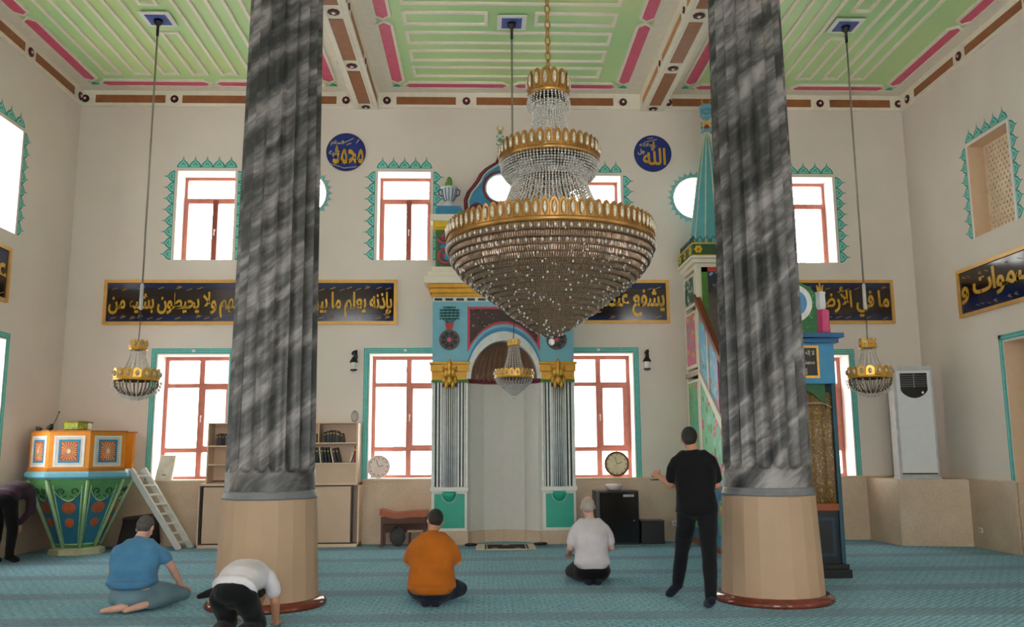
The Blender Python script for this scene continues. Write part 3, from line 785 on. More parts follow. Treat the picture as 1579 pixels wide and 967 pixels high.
# crest: scrolled gable round a small window
PXC = .30
half = [(.57, 5.58), (.60, 5.72), (.61, 5.86), (.56, 5.99), (.47, 6.10), (.40, 6.20), (.34, 6.32), (.25, 6.41), (.14, 6.48), (.06, 6.53), (.035, 6.60)]
hl = [(PXC-x, z) for x, z in half]; hr = [(PXC+x, z) for x, z in half]
crest = list(hl)+list(reversed(hr))
hole = circ(PXC, 6.08, .27, 32)
MB().prism(crest, mY, YM+.10, YB, 0, [hole]).build('crest_panel', blue_m, mh)
mb = MB()
for q in (hl, hr):
    mb.tube([(x, YM+.09, z) for x, z in q], .032, 8, 0)
    s = 1 if q is hl else -1
    mb.tube([(x+s*.055, YM+.09, z-.01) for x, z in q[:-1]], .022, 8, 1)
    cx0 = q[0][0]+s*.15
    spiral(mb, cx0+.02*s, 5.68, .12, 1.2, -s, YM+.08, .03, 0, 0); mb.ell((cx0+.02*s, YM+.06, 5.69), .045, 10, 6, 0)
mb.tube([(PXC+.29*math.cos(t), YM+.09, 6.08+.29*math.sin(t)) for t in [2*PI*i/36 for i in range(36)]], .024, 8, 0, closed=True)
mb.tube([(PXC+.255*math.cos(t), YM+.09, 6.08+.255*math.sin(t)) for t in [2*PI*i/36 for i in range(36)]], .016, 8, 1, closed=True)
mb.build('crest_outline', [pm('crest_maroon', (118, 30, 44), .4), pm('crest_pale', (176, 196, 196), .45)], mh)
mb = MB()
mb.ell((PXC, YM+.05, 6.62), .06, 12, 8, 0); mb.ell((PXC, YM+.05, 6.73), (.035, .035, .045), 12, 8, 0)
mb.build('finial_knob', pm('knob_maroon', (70, 24, 30), .35), mh)
mb = MB()
for i, (r, z) in enumerate(((.04, 6.80), (.055, 6.87), (.045, 6.94), (.05, 7.01), (.035, 7.08))):
    mb.ell((PXC, YM+.05, z), (r, r, .035), 10, 6, i % 2)
    for s in (-1, 1): mb.ell((PXC+s*r, YM+.05, z), .018, 8, 5, 1-i % 2)
mb.build('finial_shaft', [pm('finial_green', (110, 170, 130), .5), pm('finial_pale', (214, 216, 196), .5)], mh)
MB().tube([(PXC+.05*math.sin(t), YM+.05, 7.165-.05*math.cos(t)) for t in [-2.5+5*i/16 for i in range(17)]], [.004+.010*math.sin(PI*i/16) for i in range(17)], 6).build('crescent', gold, mh)
# niche: faceted recess and the ribbed hood
nz = [(IA-.01, YM+.0), (IA+.05, YM+.22), (IA+.28, YM+.45), (CX+.0, YM+.56), (IB-.28, YM+.45), (IB-.05, YM+.22), (IB+.01, YM+.0)]
def nichewall(z0, z1, off, mat, name):
    mb = MB(); n = len(nz); q = [(x+(CX-x)*off, y-off*.3) for x, y in nz]; o_ = [(x+(x-CX)*.08, y+.05) for x, y in nz]
    for i in range(n-1):
        mb.hexa([(q[i][0], q[i][1], z0), (q[i+1][0], q[i+1][1], z0), (q[i+1][0], q[i+1][1], z1), (q[i][0], q[i][1], z1)],
                [(o_[i][0], o_[i][1], z0), (o_[i+1][0], o_[i+1][1], z0), (o_[i+1][0], o_[i+1][1], z1), (o_[i][0], o_[i][1], z1)])
    return mb.build(name, mat, mh)
nichewall(0, 3.5, 0, pm('niche_white', (216, 212, 206), .6, var=.02), 'niche_wall')
nichewall(0, .20, .04, dado_m, 'niche_skirting')
mb = MB(); rows = []; NA, NB = 72, 14
for j in range(NB+1):
    ph = PI/2*j/NB; row = []
    for i in range(NA+1):
        a = PI*i/NA; rib = 1-.07*abs(math.sin(a*18)); rr = math.cos(ph)*rib
        row.append((CX-.62*rr*math.cos(a), YM+.02+.50*rr*math.sin(a), 2.70+.70*math.sin(ph)))
    rows.append(row)
vs = sum(rows, []); k = NA+1
mb.add(vs, [(j*k+i, j*k+i+1, (j+1)*k+i+1, (j+1)*k+i) for j in range(NB) for i in range(NA)], 0, True)
mb.build('ribbed_hood', pm('hood_brown', (128, 92, 72), .6, var=.2), mh)
mb = MB()
for i in range(NA//2+1):
    a = PI*i*2/NA; mb.ell((CX-.60*math.cos(a), YM+.03+.48*math.sin(a), 2.70), (.03, .03, .045), 8, 6)
mb.build('hood_fringe', pm('hood_crimson', (112, 20, 34), .6), mh)
# potted cactus ornaments on the blue blocks
def pot_plant(x, label, grp=None):
    t = thing('potted_cactus', label, 'potted plant', (x, YM+.07, 5.73), grp); y = YM+.10
    mb = MB(); mb.lathe([(.09, 5.73), (.10, 5.76), (.06, 5.79), (.055, 5.82), (.10, 5.88), (.125, 5.98), (.13, 6.05), (.15, 6.06), (.15, 6.08), (.12, 6.085), (.11, 6.0)], (x, y), 24)
    pot = mb.build('pot', pm('pot_pale', (206, 212, 214), .3), t)
    mb = MB()
    for i in range(12):
        a = 2*PI*i/12; mb.tube([(x+r*math.cos(a), y+r*math.sin(a), z) for r, z in ((.066, 5.83), (.104, 5.88), (.128, 5.98), (.134, 6.05))], .008, 5)
    mb.build('blue_stripe', pm('pot_blue', (44, 92, 140), .3), pot)
    mb = MB()
    for s in (-1, 1): MB().tube([(x+s*.12, y, 5.92), (x+s*.18, y, 5.96), (x+s*.185, y, 6.03), (x+s*.135, y, 6.06)], .012, 6).build('handle', pm('pot_blue', (44, 92, 140), .3), pot)
    mb = MB()
    for a in (0, PI/3, 2*PI/3): mb.ell((x, y, 6.16), (.055, .028, .125), 12, 10, 0, (Vector((math.cos(a), math.sin(a), 0)), Vector((-math.sin(a), math.cos(a), 0)), Vector((0, 0, 1))))
    mb.ell((x-.05, y, 6.14), (.03, .03, .05)); mb.build('cactus', pm('cactus_green', (110, 160, 70), .5, var=.2), t)
pot_plant(-.595, 'blue striped pot with a green cactus left of the blue crest')

# ================================================================== KURSU (preacher's seat)
KX, KY = -6.28, 14.14; KR = .76
ks = thing('preaching_chair', 'orange and blue octagonal preaching chair on a green funnel shaped foot in the left corner', 'preaching chair', (KX, KY, 0))
A8 = [math.radians(-60+45*i) for i in range(8)]
def oct_(r): return [(KX+r*math.cos(a), KY+r*math.sin(a)) for a in A8]
def ring8(mb, prof, m=0):
    vs = [(x, y, z) for r, z in prof for x, y in oct_(r)]; n = 8
    fs = [(j*n+i, j*n+(i+1) % n, (j+1)*n+(i+1) % n, (j+1)*n+i) for j in range(len(prof)-1) for i in range(n)]
    fs += [tuple(reversed(range(n))), tuple((len(prof)-1)*n+i for i in range(n))]
    mb.add(vs, fs, m)
mb = MB(); ring8(mb, [(.40, 0), (.40, .07), (.33, .10)]); mb.build('foot', pm('foot_cream', (200, 196, 160), .5), ks)
mb = MB(); ring8(mb, [(.30, .09), (.735, 1.12), (.75, 1.15)]); mb.build('funnel', pm('funnel_green', (92, 150, 92), .45, var=.1), ks)
mb = MB(); ring8(mb, [(.76, 1.14), (.80, 1.17), (.80, 1.22), (.765, 1.25)]); mb.build('blue_moulding', blue_l, ks)
# tall box: walls left open inside, gap on the side of the ladder
def face(i, r0, z0, r1, z1):
    "map (u 0..1, v 0..1, d outward) on face i between ring (r0,z0) and (r1,z1)"
    a, b = A8[i], A8[(i+1) % 8]
    p = [Vector((KX+r*math.cos(t), KY+r*math.sin(t), z)) for r, z, t in ((r0, z0, a), (r0, z0, b), (r1, z1, b), (r1, z1, a))]
    nrm = (p[1]-p[0]).cross(p[3]-p[0]).normalized()
    def mp(u, v, d):
        lo = p[0].lerp(p[1], u); hi = p[3].lerp(p[2], u); q = lo.lerp(hi, v)+nrm*d; return tuple(q)
    return mp
for i in range(8):
    if i == 1: continue        # the entrance, on the ladder's side
    mp = face(i, .745, 1.25, .745, 1.84)
    pl = MB(); pl.prism(rect(0, 1, 0, 1), mp, -.04, 0); po = pl.build('side_panel', orange_p, ks, bevel=.004)
    mb = MB(); mb.prism(rect(.12, .88, .12, .9), mp, 0, .008, 0, [rect(.17, .83, .16, .86)]); 
    mb.prism(rect(.17, .83, .16, .86), mp, .0, .004, 1, [rect(.24, .76, .22, .80)]); mb.prism(rect(.24, .76, .22, .80), mp, 0, .01, 2, [rect(.29, .71, .27, .75)])
    mb.prism(rect(.30, .70, .28, .74), mp, 0, .006, 3); mb.build('panel_frame', [white_p, pm('kursu_pale', (216, 214, 204), .5), blue_m, orange_d], po)
    mb = MB()
    for k in range(20):
        a = 2*PI*k/20+.1; L = .5; u0, v0 = .5+.05*math.cos(a), .51+.06*math.sin(a); m_ = max(abs(math.cos(a))/.185, abs(math.sin(a))/.215)
        u1, v1 = .5+math.cos(a)/m_, .51+math.sin(a)/m_
        w_ = (-math.sin(a)*.008, math.cos(a)*.008)
        mb.prism([(u0-w_[0]*.3, v0-w_[1]*.3), (u1-w_[0], v1-w_[1]), (u1+w_[0], v1+w_[1]), (u0+w_[0]*.3, v0+w_[1]*.3)], mp, .006, .012)
    mb.prism(circ(.5, .51, .05, 12, .06), mp, .006, .018); mb.build('sunburst', pm('sun_cream', (244, 214, 170), .5), po)
mb = MB(); 
for i in (0, 2, 3, 4, 5, 6, 7):
    mp = face(i, .765, 1.84, .765, 1.86); mb.prism(rect(-.02, 1.02, 0, 1), mp, -.08, 0)
    mp = face(i, .755, 1.25, .755, 1.30); mb.prism(rect(-.02, 1.02, 0, 1), mp, -.02, .0)
mb.build('top_rail', pm('kursu_rail', (200, 120, 40), .4), ks)
mb = MB(); ring8(mb, [(.72, 1.24), (.72, 1.27)]); mb.build('seat_floor', cream, ks)
for i in range(8):
    mb = MB(); gr = MB(); bl = MB(); cc = MB()
    mp = face(i, .305, .10, .735, 1.12)
    # ribs on the edges
    mb.tube([mp(0, .0, .01), mp(0, 1, .01)], .024, 6)
    mb.tube([mp(.12, .06, .006), mp(.12, .93, .006)], .009, 5); mb.tube([mp(.88, .06, .006), mp(.88, .93, .006)], .009, 5); mb.tube([mp(.12, .06, .006), mp(.88, .06, .006)], .009, 5)
    mb.tube([mp(.12+.76*t, .90-.20*math.sin(PI*t)**.7, .008) for t in [k/14 for k in range(15)]], .011, 5)
    bl.prism([(.12, .06), (.88, .06), (.88, .9)]+[(.88-.76*t, .89-.19*math.sin(PI*t)**.7) for t in [k/14 for k in range(1, 14)]]+[(.12, .9)], mp, 0, .005)
    for s in (-1, 1):
        pts = [mp(.5+s*(.17+.12*(1-t)*math.cos(5.5*t)), .83+.07*(1-t)*math.sin(5.5*t), .01) for t in [k/16 for k in range(17)]]
        gr.tube(pts, .011, 5); gr.tube([mp(.5+s*.05, .78, .01), mp(.5+s*.2, .74, .01), mp(.5+s*.36, .88, .01)], .009, 5)
    for v, r in ((.60, .2), (.38, .16)): cc.prism(circ(.5, v, r*1.15, 18, r*.42), mp, 0, .012)
    mb.build('rib', pm('funnel_pale_green', (168, 200, 152), .45), ks); gr.build('green_scroll', green_k, ks)
    bl.build('blue_inlay', pm('inlay_teal_blue', (44, 110, 136), .45, var=.12), ks); cc.build('orange_roundel', pm('roundel_rust', (190, 92, 50), .5, var=.2), ks)
# things on top of it
bx = thing('ornate_box', 'small green and gold carved box on the rim of the preaching chair', 'box', (KX+.12, KY-.55, 1.86))
ox, oy = KX+.12, KY-.52
mb = MB(); mb.lathe([(.16, 1.862), (.19, 1.88), (.19, 1.97)], (ox, oy), 8, smooth=False, ph=.4); mb.build('box_body', mat_flower('box_scroll', (150, 160, 50), [(80, 130, 40), (190, 180, 70), (60, 110, 50), (210, 190, 90)], 26), bx)
mb = MB(); mb.lathe([(.20, 1.97), (.215, 1.985), (.19, 2.0), (.05, 2.01)], (ox, oy), 8, smooth=False, ph=.4); mb.build('lid', pm('box_lid', (150, 130, 50), .4), bx)
cb = thing('microphone', 'black microphone with a thin upright antenna on the rim of the preaching chair', 'microphone', (KX-.28, KY-.6, 1.86))
mx_, my_ = KX-.28, KY-.56
mb = MB(); mb.ell((mx_, my_, 1.90), (.055, .05, .04)); mb.ell((mx_+.02, my_, 1.935), (.035, .035, .03)); mb.build('head', black, cb)
MB().tube([(mx_+.03, my_, 1.92), (mx_+.08, my_, 2.02), (mx_+.12, my_, 2.13)], .006, 6).ell((mx_+.122, my_, 2.14), .013).build('antenna', black, cb)
gd = MB().ell((KX-.46, KY-.5, 1.885), (.035, .03, .03)).ell((KX-.50, KY-.5, 1.89), (.02, .02, .035)).tube([(KX-.46, KY-.5, 1.9), (KX-.42, KY-.5, 1.89)], .012, 6).build('clip_lamp', black)
tag(gd, 'tiny dark gadget left of the microphone on the preaching chair', 'gadget')

# ladder -------------------------------------------------------------------
ld = thing('step_ladder', 'white wooden ladder leaning from the preaching chair down to the carpet', 'ladder', (-4.85, 14.75, 0))
mb = MB(); st = MB()
p0, p1 = Vector((-4.78, 14.6, .0)), Vector((-5.50, 14.3, 1.27)); side = Vector((.10, .30, 0)).normalized()*.30
dv = (p1-p0)
def bar(mb, a, b, w, t, sd):
    d = (b-a).normalized(); s = sd.normalized(); u = d.cross(s).normalized()
    q = lambda c: [tuple(c+s*w/2+u*t/2), tuple(c-s*w/2+u*t/2), tuple(c-s*w/2-u*t/2), tuple(c+s*w/2-u*t/2)]
    mb.hexa(q(a), q(b))
r1 = MB(); bar(r1, p0-side/2, p1-side/2, .035, .10, side); r1.build('side_rail', white_p, ld, bevel=.004)
r2 = MB(); bar(r2, p0+side/2, p1+side/2, .035, .10, side); r2.build('side_rail', white_p, ld, bevel=.004)
for i in range(8):
    c = p0+dv*((i+.7)/8.4); s2 = MB(); s2.box(-.05, .05, -.001, .001, 0, 0)
    s2 = MB(); a = c-side/2; b = c+side/2; hx = Vector((.055, -.018, 0)); hz = Vector((0, 0, .012))
    s2.hexa([tuple(a-hx-hz), tuple(a+hx-hz), tuple(a+hx+hz), tuple(a-hx+hz)], [tuple(b-hx-hz), tuple(b+hx-hz), tuple(b+hx+hz), tuple(b-hx+hz)]); s2.build('tread', white_p, ld)

# ================================================================== MINBAR
NX0, NX1 = 3.50, 4.32
mn = thing('minbar', 'tall painted pulpit with a teal spire, stairs and curtained gate half hidden behind a column', 'pulpit', (3.9, 12.8, 0))
YF, YK = 10.6, 14.0     # gate front, kiosk front
mXs = mX
def side_poly(name, poly, d, t, mat, mats=None, holes=()):
    for X, s, nm in ((NX0, -1, name), (NX1, 1, name)):
        mb = MB(); mb.prism(poly, mX, X+s*d, X+s*(d+t), 0, holes); o = mb.build(nm, mat, mn)
zr = lambda y: 3.90+(y-13.94)*.853        # hand rail line
zs = lambda y: 2.74+(y-14.0)*.70+.02      # lower line of the balustrade panel
yb_, yg = 15.0, 10.9
# lower plinth with blue panels
mb = MB()
for X, s in ((NX0, -1), (NX1, 1)):
    x0, x1 = (X, X+.06) if s < 0 else (X-.06, X)
    mb.box(x0, x1, YF+.3, YB, 0, 1.0)
mb.build('plinth_wall', blue_m, mn)
for X, s in ((NX0, -1), (NX1, 1)):
    tr = MB(); pnl = MB(); red = MB(); lb = MB()
    q = lambda a, b: (min(X+s*a, X+s*b), max(X+s*a, X+s*b))
    red.box(*q(0, .03), YF+.3, YB, 0, .09); red.box(*q(0, .035), YF+.3, YB, .93, .985)
    lb.box(*q(-.02, .045), YF+.3, YB, .985, 1.07)
    y = 14.9
    while y > 11.3:
        pnl.box(*q(0, .012), y-.42, y-.1, .2, .86, 0)
        pnl.prism([(y-.35, .26), (y-.17, .26), (y-.17, .66)]+[(y-.26+.09*math.cos(t), .66+.12*math.sin(t)) for t in [PI*i/8 for i in range(9)]]+[(y-.35, .66)], mX, X+s*.012, X+s*.02, 1)
        y -= .52
    red.build('red_brown_band', wood_red, mn); lb.build('light_blue_ledge', pm('ledge_blue', (150, 200, 220), .4), mn)
    pnl.build('arched_panel', [pm('panel_teal', (40, 120, 160), .45), fl_mix], mn)
# triangular painted side under the stairs
tri = [(YF+.35, 1.07), (YK, 1.07), (YK, zs(YK)-.06), (YF+.75, 1.07+.02)]
tri = [(11.75, 1.07), (YK, 1.07), (YK, zs(YK)-.05), (11.75, zs(11.75)-.05)]
side_poly('floral_side', tri, -.02, .03, fl_green)
side_poly('balustrade', [(YF+.3, 1.07), (11.7, 1.07), (YK+.02, zs(YK)-.0), (YK+.02, zr(YK)-.02), (YF+.3, max(1.07, zr(YF+.3)))], -.05, .05, fl_blue)
side_poly('cream_string', [(11.6, 1.07), (11.75, 1.07), (YK, zs(YK)-.08), (YK, zs(YK)+.03), (11.6, zs(11.6)+.02+.1)], .0, .035, cream)
side_poly('cream_post', [(YK-.03, 1.07), (YK+.06, 1.07), (YK+.06, 4.48), (YK-.03, 4.48)], -.03, .05, cream)
mb = MB()
for X, s in ((NX0, -1), (NX1, 1)):
    for y in (13.45, 12.9, 12.35, 11.8): mb.prism([(y-.03, zs(y)), (y+.03, zs(y)+.04), (y+.03, zr(y)-.03), (y-.03, zr(y)-.08)], mX, X+s*.0, X+s*.02, 1 if int(y*10) % 2 else 0)
    mb.prism([(11.2, zr(11.2)-.14), (YK, zr(YK)-.14), (YK, zr(YK)-.08), (11.2, zr(11.2)-.08)], mX, X, X+s*.02, 1)
mb.build('balustrade_divider', [cream, pm('divider_pink', (206, 110, 150), .5)], mn)
for X in (NX0, NX1):
    MB().prism([(YF+.5, zr(YF+.5)-.06), (YK+.05, zr(YK+.05)-.06), (YK+.05, zr(YK+.05)+.05), (YF+.5, zr(YF+.5)+.05)], mX, X-.05, X+.04).build('handrail', wood_red, mn, bevel=.012)
# steps
for i in range(9):
    y = 11.0+i*.333; MB().box(NX0+.05, NX1-.05, y, YK+.05, 0+i*.25, .25+i*.25).build('step', wood_red, mn)
# kiosk
mb = MB()
for X in (NX0, NX1-.10):
    for y in (YK, YB-.14): mb.box(X, X+.10, y, y+.10, 1.0, 4.48)
mb.box(NX0, NX1, YK, YB, 2.72, 2.82)
mb.build('kiosk_post', cream, mn, bevel=.006)
sd = MB()
for X, s in ((NX0, -1), (NX1, 1)):
    for (z0, z1, m) in ((1.1, 2.66, 0), (2.86, 3.80, 1), (3.88, 4.42, 2)):
        sd.prism(rect(YK+.16, YB-.12, z0, z1), mX, X-s*.03, X+s*.006, 3)
        sd.prism(rect(YK+.22, YB-.2, z0+.05, z1-.04), mX, X+s*.006, X+s*.014, m)
sd.build('painted_side_panel', [fl_mix, fl_pink, mat_flower('floral_dark', (40, 96, 84), [(210, 214, 200), (30, 60, 40), (60, 150, 120), (214, 214, 196)], 11), cream], mn)
mb = MB(); mb.box(NX0-.012, NX0+.11, YK-.012, YB-.02, 2.72, 2.80); mb.build('kiosk_string', pm('string_grey', (180, 168, 150), .5), mn)
# kiosk front opening: frame, swagged valance, dark inside
mb = MB(); mb.box(NX0+.08, NX0+.18, YK-.02, YK+.02, 3.7, 4.48, 0); mb.box(NX1-.18, NX1-.08, YK-.02, YK+.02, 3.7, 4.48, 0); mb.box(NX0+.08, NX1-.08, YK-.02, YK+.02, 4.40, 4.48, 1)
mb.build('opening_frame', [green_f, red_p], mn)
vp = [(NX0+.18, 4.40), (NX1-.18, 4.40), (NX1-.18, 4.0)]+[(NX1-.18-(NX1-NX0-.36)*t, 4.02+.24*math.sin(PI*t)) for t in [i/12 for i in range(13)]]+[(NX0+.18, 4.0)]
MB().prism(vp, mY, YK+.0, YK+.015).build('valance', mat_flower('valance_flowers', (36, 34, 60), [(200, 90, 130), (110, 170, 210), (40, 30, 50), (150, 180, 220)], 9), mn)
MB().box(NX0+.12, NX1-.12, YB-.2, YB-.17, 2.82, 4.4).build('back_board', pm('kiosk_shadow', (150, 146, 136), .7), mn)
# kiosk cornice, frieze, spire
kx, ky = (NX0+NX1)/2, YK+.5
mb = MB()
for a, z0, z1, m in ((.0, 4.48, 4.55, 0), (.06, 4.55, 4.62, 0), (.10, 4.62, 4.66, 0)): mb.box(NX0-a, NX1+a, YK-a, YB, z0, z1, m)
mb.build('kiosk_cornice', cream, mn, bevel=.008)
mb = MB(); mb.box(NX0-.06, NX1+.06, YK-.06, YB, 4.66, 4.88); fz = mb.build('green_frieze', green_k, mn)
mb = MB(); x = NX0+.08
def flo(c3, ax, r):
    for k in range(6):
        a = k*PI/3; mb.ell((c3[0]+(r*math.cos(a) if ax == 'y' else 0), c3[1]+(0 if ax == 'y' else r*math.cos(a)), c3[2]+r*math.sin(a)), (r*.6, .012 if ax == 'y' else r*.6, r*.6) if ax == 'y' else (.012, r*.6, r*.6), 8, 5, 0)
    mb.ell(c3, r*.5, 8, 5, 1)
for i in range(3): flo((NX0+.03+i*.38, YK-.07, 4.77), 'y', .045)
for i in range(3): flo((NX0-.07, YK+.08+i*.38, 4.77), 'x', .045)
mb.box(NX0-.065, NX1+.065, YK-.065, YB, 4.66, 4.68, 0); mb.box(NX0-.065, NX1+.065, YK-.065, YB, 4.86, 4.885, 0)
mb.build('frieze_flower', [yellow_p, orange_d], fz)
mb = MB()
for i in range(9):
    for ax in (0, 1):
        x = NX0-.04+i*.112
        if ax == 0: c3 = (x, YK-.03); 
        else: c3 = (NX0-.04, YK-.03+i*.112)
        d = (.035, 0) if ax == 0 else (0, .035)
        mb.tube([(c3[0]-d[0], c3[1]-d[1], 4.88), (c3[0]-d[0]*1.3, c3[1]-d[1]*1.3, 4.94), (c3[0], c3[1], 5.0), (c3[0]+d[0]*1.3, c3[1]+d[1]*1.3, 4.94), (c3[0]+d[0], c3[1]+d[1], 4.88)], .008, 5)
mb.build('lace_crest', pm('crest_dark_blue', (40, 66, 80), .5), mn)
mb = MB(); SP = [(.40, 4.88), (.385, 5.0), (.31, 5.45), (.235, 5.95), (.14, 6.5), (.055, 6.95), (.04, 7.0)]
mb.lathe(SP, (kx, ky), 12, smooth=False); sp = mb.build('spire', pm('spire_teal', (96, 178, 188), .45, var=.05), mn)
mb = MB()
for i in range(12):
    a = 2*PI*i/12; mb.tube([(kx+r*math.cos(a), ky+r*math.sin(a), z) for r, z in SP], .011, 5)
mb.build('spire_rib', pm('rib_pale', (222, 224, 196), .5), sp)
mb = MB()
for r, z, m in ((.07, 7.02, 0), (.05, 7.09, 1), (.045, 7.16, 2), (.09, 7.27, 3), (.06, 7.36, 3)): mb.ell((kx, ky, z), (r, r, .045), 14, 8, m)
for s in (-1, 1):
    for z, m in ((7.0, 0), (7.08, 0), (7.15, 2), (7.3, 3), (7.36, 3), (7.44, 3)): mb.ell((kx+s*.085, ky, z), (.028, .028, .035), 8, 6, m)
mb.lathe([(.11, 7.40), (.12, 7.44), (.11, 7.48)], (kx, ky), 18, 3)
mb.build('spire_finial', [blue_l, red_p, yellow_p, blue_l], mn)
MB().tube([(kx+.07*math.sin(t), ky, 7.56-.07*math.cos(t)) for t in [-2.4+4.8*i/16 for i in range(17)]], [.005+.012*math.sin(PI*i/16) for i in range(17)], 6).build('crescent', gold, mn)
# gate at the foot of the stairs
g = MB()
for X in (NX0, NX1-.05): g.box(X, X+.05, YF+.02, YF+.34, .16, 2.30, 1)
g.box(NX0, NX1, YF, YF+.30, 2.30, 2.86); g.build('gate_frame', [blue_m, pm('post_dark_teal', (24, 74, 92), .45)], mn, bevel=.008)
g = MB(); g.box(NX0-.04, NX1+.04, YF-.04, YF+.38, 0, .10); g.box(NX0-.02, NX1+.02, YF-.02, YF+.36, .10, .16); g.build('gate_base', black, mn, bevel=.008)
g = MB(); g.box(NX0-.10, NX1+.10, YF-.10, YF+.40, 2.86, 2.92); g.box(NX0-.05, NX1+.05, YF-.05, YF+.36, 2.80, 2.86); g.build('gate_cornice', blue_d, mn, bevel=.006)
g = MB(); g.box(NX0+.22, NX1-.20, YF-.02, YF, 2.37, 2.77, 0); g.box(NX0+.25, NX1-.23, YF-.028, YF-.02, 2.40, 2.74, 1); pq = g.build('inscription_board', [gold, black], mn)
for k, s in enumerate(('لا إله إلا الله', 'محمد رسول', 'الله')):
    lettering(s, 'inscription', (NX0+.29 if k < 2 else NX0+.40, NX1-.26 if k < 2 else NX1-.36, 2.63-k*.11, 2.71-k*.11), mY, YF-.034, pm('letter_pale', (190, 184, 160), .5), pq)
g = MB(); g.prism([(NX0+.12, 2.30), (NX1-.12, 2.30), (NX1-.12, 2.0)]+[(NX1-.12-(NX1-NX0-.24)*t, 2.03+.2*math.sin(PI*t)) for t in [i/12 for i in range(13)]], mY, YF+.05, YF+.08); g.build('gate_arch', green_k, mn)
g = MB(); g.box(NX0+.13, NX1-.13, YF+.10, YF+.12, 1.96, 2.24); g.build('curtain_band', black, mn)
# curtain with soft folds
cv = MB(); n = 40; vs = []
zz = [2.2, 1.7, 1.2, .82]
for z in zz:
    for i in range(n+1): u = i/n; vs.append((NX0+.05+u*(NX1-NX0-.10), YF+.085-.012*math.sin(u*34), z))
cv.add(vs, [(j*(n+1)+i, j*(n+1)+i+1, (j+1)*(n+1)+i+1, (j+1)*(n+1)+i) for j in range(3) for i in range(n)], 0, True)
cu = cv.build('curtain', kaaba, mn); so = cu.modifiers.new('s', 'SOLIDIFY'); so.thickness = .01
hem = MB(); hem.tube([(NX0+.05+u*(NX1-NX0-.10), YF+.06, 2.22-.22*u+.03*math.sin(9*u)) for u in [i/20 for i in range(21)]], .012, 6); hem.build('silver_hem', pm('hem_silver', (170, 150, 130), .5), cu)
g = MB(); g.box(NX0+.05, NX1-.05, YF+.02, YF+.10, .78, .86); g.build('shelf_rail', pm('rail_orange_brown', (150, 74, 34), .4), mn)
g = MB()
for a, b in ((NX0+.05, (NX0+NX1)/2-.01), ((NX0+NX1)/2+.01, NX1-.05)):
    g.box(a, b, YF+.06, YF+.09, .16, .78, 0); g.box(a+.05, b-.05, YF+.05, YF+.06, .24, .70, 1); g.box(a+.09, b-.09, YF+.045, YF+.05, .28, .66, 0)
g.build('gate_door', [pm('gate_door_dark', (16, 22, 30), .4), pm('gate_inset', (20, 52, 74), .4)], mn)
# green crest with a round calligraphy plate, standing pot beside
g = MB(); cxg = 3.86
g.prism([(cxg-.40, 2.92), (cxg+.40, 2.92), (cxg+.40, 3.05), (cxg+.34, 3.2), (cxg+.36, 3.38), (cxg+.26, 3.52), (cxg+.1, 3.6), (cxg, 3.72), (cxg-.1, 3.6), (cxg-.26, 3.52), (cxg-.36, 3.38), (cxg-.34, 3.2), (cxg-.40, 3.05)], mY, YF+.12, YF+.20)
cg = g.build('gate_crest', mat_flower('crest_leaves', (30, 110, 56), [(24, 96, 50), (60, 140, 80), (30, 110, 56), (90, 160, 100)], 18), mn)
g = MB(); g.prism(circ(cxg+.02, 3.32, .24, 32), mY, YF+.09, YF+.12, 0); g.prism(circ(cxg+.02, 3.32, .17, 32), mY, YF+.08, YF+.09, 1)
g.build('round_plate', [pm('plate_white', (226, 226, 220), .4), pm('plate_blue', (70, 140, 190), .4)], cg)
t = thing('ornament_vase', 'pink and white painted vase on the cornice of the pulpit gate', 'vase', (4.26, YF+.12, 2.92))
MB().lathe([(.07, 2.921), (.085, 2.95), (.08, 3.0), (.075, 3.12), (.085, 3.22), (.05, 3.24)], (4.26, YF+.12), 6, smooth=False).build('vase_body', pm('vase_pink', (206, 70, 120), .4), t)
MB().lathe([(.05, 3.24), (.065, 3.28), (.06, 3.42), (.07, 3.46), (.02, 3.46)], (4.24, YF+.12), 6, smooth=False).build('vase_neck', pm('vase_white', (216, 222, 224), .4), t)
g = MB()
for dx, dz in ((-.04, .10), (0, .13), (.04, .11), (-.02, .06), (.025, .07)): g.tube([(4.24+dx*.3, YF+.12, 3.45), (4.24+dx, YF+.12, 3.45+dz)], [.02, .008], 6)
g.build('gold_plume', gold, t)
